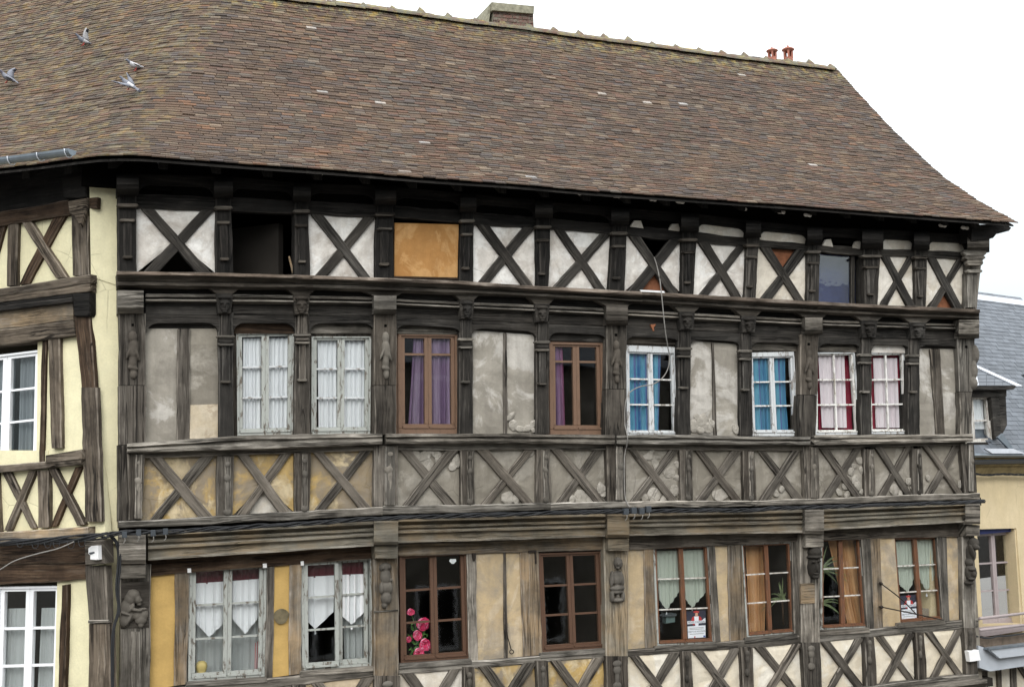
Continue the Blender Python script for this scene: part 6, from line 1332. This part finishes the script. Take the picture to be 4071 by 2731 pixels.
tag(prism('sticker', [(1786, 2230), (1790, 2221), (1812, 2221), (1814, 2230), (1804, 2240), (1796, 2240)], MAIN, dD - .0435, .003, plain_mat('sticker_white', (.7, .74, .74), .5, .2, 30), None, ch=0), 'small white sticker on the top right pane of the brown window with peonies', 'sticker')
# striped red cloth in the first lower window
curtain('red and white patterned cloth at the right edge of the leftmost lower window', ((1014, 2555), (1034, 2540)), ((1012, 2664), (1028, 2660)), MAIN, dE - .03, cloth_mat('cloth_red_pattern', (.5, .08, .08), stripes=[(0, (.6, .05, .06)), (.3, (.7, .68, .66)), (.5, (.55, .06, .1)), (.8, (.7, .66, .66)), (1, (.6, .05, .06))]), 1, .01, cat='cloth', name='cloth', nx=8)

# ------------------------------------------------------------------ pigeons
pig = NT('pigeon_feathers'); a = pig.attr('pcol'); n = pig.noise(pig.geo(), 70, 3); pig.pbr(pig.mix(pig.ramp(n, [(.35, .25), (.65, 0)]), a, (.05, .05, .06)), .7, spec=.25)
legm = plain_mat('pigeon_leg', (.35, .06, .05), .6, .1)
def pigeon(label, c, fwd, up, size, wing, colours):
    """body lofted along the spine, wings = list of (side, direction up amount, back amount, spread)"""
    f = np.array(fwd, float); f /= np.linalg.norm(f); u = np.array(up, float); u = u - (u @ f) * f; u /= np.linalg.norm(u); s = np.cross(f, u); c = np.array(c, float); S = size
    grey, white, dark, neck = colours
    rings = [(.52, .10, .004, .004, dark), (.475, .105, .012, .012, dark), (.45, .115, .034, .036, neck), (.41, .115, .05, .052, neck), (.36, .09, .052, .058, neck), (.29, .04, .075, .08, neck), (.2, .0, .105, .105, grey), (.08, -.02, .12, .115, grey), (-.06, -.015, .115, .1, white), (-.18, .005, .085, .07, white), (-.28, .015, .055, .04, grey), (-.33, .015, .055, .02, grey), (-.42, .01, .075, .012, grey), (-.5, .005, .085, .008, dark), (-.53, .004, .08, .004, dark)]
    V = []; F = []; C = []; n = 10
    for (x, y, rw, rh_, cc) in rings: V += [c + S * (f * x + u * (y + rh_ * math.sin(2 * math.pi * i / n)) + s * rw * math.cos(2 * math.pi * i / n)) for i in range(n)]
    for k in range(len(rings) - 1):
        for i in range(n): F.append((k * n + i, k * n + (i + 1) % n, (k + 1) * n + (i + 1) % n, (k + 1) * n + i)); C.append(rings[k + 1][4])
    F.append(tuple(range(n))[::-1]); C.append(dark); F.append(tuple(range((len(rings) - 1) * n, len(rings) * n))); C.append(dark)
    for sd_, el, span, sweep, cc in wing:
        # closed thin wing: shoulder -> wrist -> tip
        e = s * sd_ * math.cos(el) + u * math.sin(el); nn = np.cross(f, e); b = len(V); st = 7
        for k in range(st):
            t = k / (st - 1); p = c + S * (f * (.14 + .06 * math.sin(t * 3) - sweep * t * t) + u * .05 + s * sd_ * .07 + e * span * t)
            ch_ = S * (.3 * (1 - .65 * t) + .05); th_ = S * .022 * (1 - .8 * t)
            V += [p, p - f * ch_ * .35 + nn * th_, p - f * ch_, p - f * ch_ * .35 - nn * th_]
        for k in range(st - 1):
            for i in range(4): F.append((b + k * 4 + i, b + k * 4 + (i + 1) % 4, b + k * 4 + 4 + (i + 1) % 4, b + k * 4 + 4 + i)); C.append(dark if (i in (1, 2) and k > 3) else cc)
        F.append((b, b + 1, b + 2, b + 3)); C.append(cc); e_ = b + (st - 1) * 4; F.append((e_ + 3, e_ + 2, e_ + 1, e_)); C.append(dark)
    me = bpy.data.meshes.new('pigeon'); me.from_pydata([tuple(v) for v in V], [], F); at = me.attributes.new('pcol', 'FLOAT_COLOR', 'FACE'); at.data.foreach_set('color', np.array([(*x, 1) for x in C]).ravel())
    o = finish('pigeon', me, pig.m, None, smooth=True); tag(o, label, 'pigeon', 'pigeons over the roof')
    for sd_ in (-1, 1):
        h = c + S * (f * .0 - u * .1 + s * sd_ * .05); tube('leg', [h, h - S * u * .13, h - S * u * .15 + S * f * .05], .006, legm, o)
    return o
G = (.13, .14, .17); Wt = (.5, .5, .52); Dk = (.02, .02, .027); Nk = (.09, .085, .115); LG = (.2, .21, .245)
def surf(px, py):
    best = None
    r = CM @ np.array([px - PW / 2, py - PH / 2, FPX])
    for s in np.linspace(.05, RL, 120):
        for q in np.linspace(-4, 2.5, 66):
            p = roof_pt(s, q); pr = project(p); e = (pr[0] - px) ** 2 + (pr[1] - py) ** 2
            if best is None or e < best[0]: best = (e, p)
    return best[1]
vdir = lambda p: (CAM - p) / np.linalg.norm(CAM - p)
Rt = np.array([1., 0, 0]); Up = np.array([0, 0, 1.])
p = surf(540, 292); pigeon('white and grey pigeon standing on the roof tiles', p + vdir(p) * .02 + Up * .105, -Rt * 1 + Up * .12 - np.array([0, .3, 0]), Up, .31, [(1, -.5, .2, .25, Wt), (-1, -.5, .2, .25, Wt)], (Wt, Wt, (.5, .5, .52), G))
p = surf(328, 185); pigeon('pigeon with one bright wing raised, fluttering down onto the roof', p + vdir(p) * .12 + Up * .1, -Rt * .8 + np.array([0, -.35, 0]) + Up * .22, Up, .31, [(-1, 1.15, .5, -.05, Wt), (1, .5, .55, .35, G)], (LG, Wt, Dk, G))
p = surf(509, 335); pigeon('grey pigeon with spread wings and white rump flying to the left', p + vdir(p) * .6, -Rt * .8 + Up * .55 + np.array([0, .3, 0]), -Rt * .3 - np.array([0, .7, 0]) + Up * .6, .32, [(1, .15, .3, -.3, LG), (-1, .35, .42, -.38, LG)], (LG, Wt, Dk, G))
p = surf(27, 308); pigeon('grey pigeon cut off by the left edge, gliding over the tiles', p + vdir(p) * .5, -Rt * .9 + Up * .45, Up * .8 + np.array([0, -.5, 0]), .32, [(1, .7, .5, .1, LG), (-1, .3, .5, .1, LG)], (LG, LG, Dk, Nk))

# ------------------------------------------------------------------ houses across the street (mirrored in the panes)
def opposite(label, x0, x1, ze, zr, wallm, nwin):
    y = -14.75; h = thing('rendered_house', label, 'house', ((x0 + x1) / 2, y, 0), 'houses across the street')
    c = (x0 + x1) / 2
    wbox('wall', (c, y - 4, ze / 2), x1 - x0, 8, ze, MT[wallm], h)
    V = [(x0, y + .3, ze), (x1, y + .3, ze), (x1, y - 4, zr), (x0, y - 4, zr), (x0, y - 8.3, ze), (x1, y - 8.3, ze)]
    mesh_obj('roof', V, [(0, 1, 2, 3), (3, 2, 5, 4), (0, 3, 4), (1, 5, 2), (0, 4, 5, 1)], MT['slate'], h)
    for k in range(nwin):
        for z in (1.6, 4.4, 6.9):
            if z + 1.0 > ze: continue
            xx = x0 + (x1 - x0) * (k + .5) / nwin
            if abs(xx) < 1.2 and z == 4.4: continue
            w = wbox('window', (xx, y + .02, z + .2), 1.1, .08, 1.6, MT['pvc'], h)
            for s in (-1, 1): wbox('pane', (xx + s * .26, y + .065, z + .2), .42, .02, 1.4, MT['attic'], w)
    wbox('chimney', (x0 + .8, y - 4, zr + .4), .6, 1.2, 1.6, MT['brick'], h)
opposite('stone house across the street with grey slate roof, left of the viewpoint', -16, -5, 8.0, 11.0, 'pgrey', 4)
opposite('plastered house across the street from which the view is taken', -5, 8, 7.6, 10.6, 'pmid', 4)
opposite('grey house across the street, right of the viewpoint', 8, 19.8, 8.2, 10.8, 'pgrey', 4)
opposite('far stone house across the street, its slate roof mirrored in the top glazed bay', 19.8, 34, 9.0, 11.5, 'pgrey', 4)
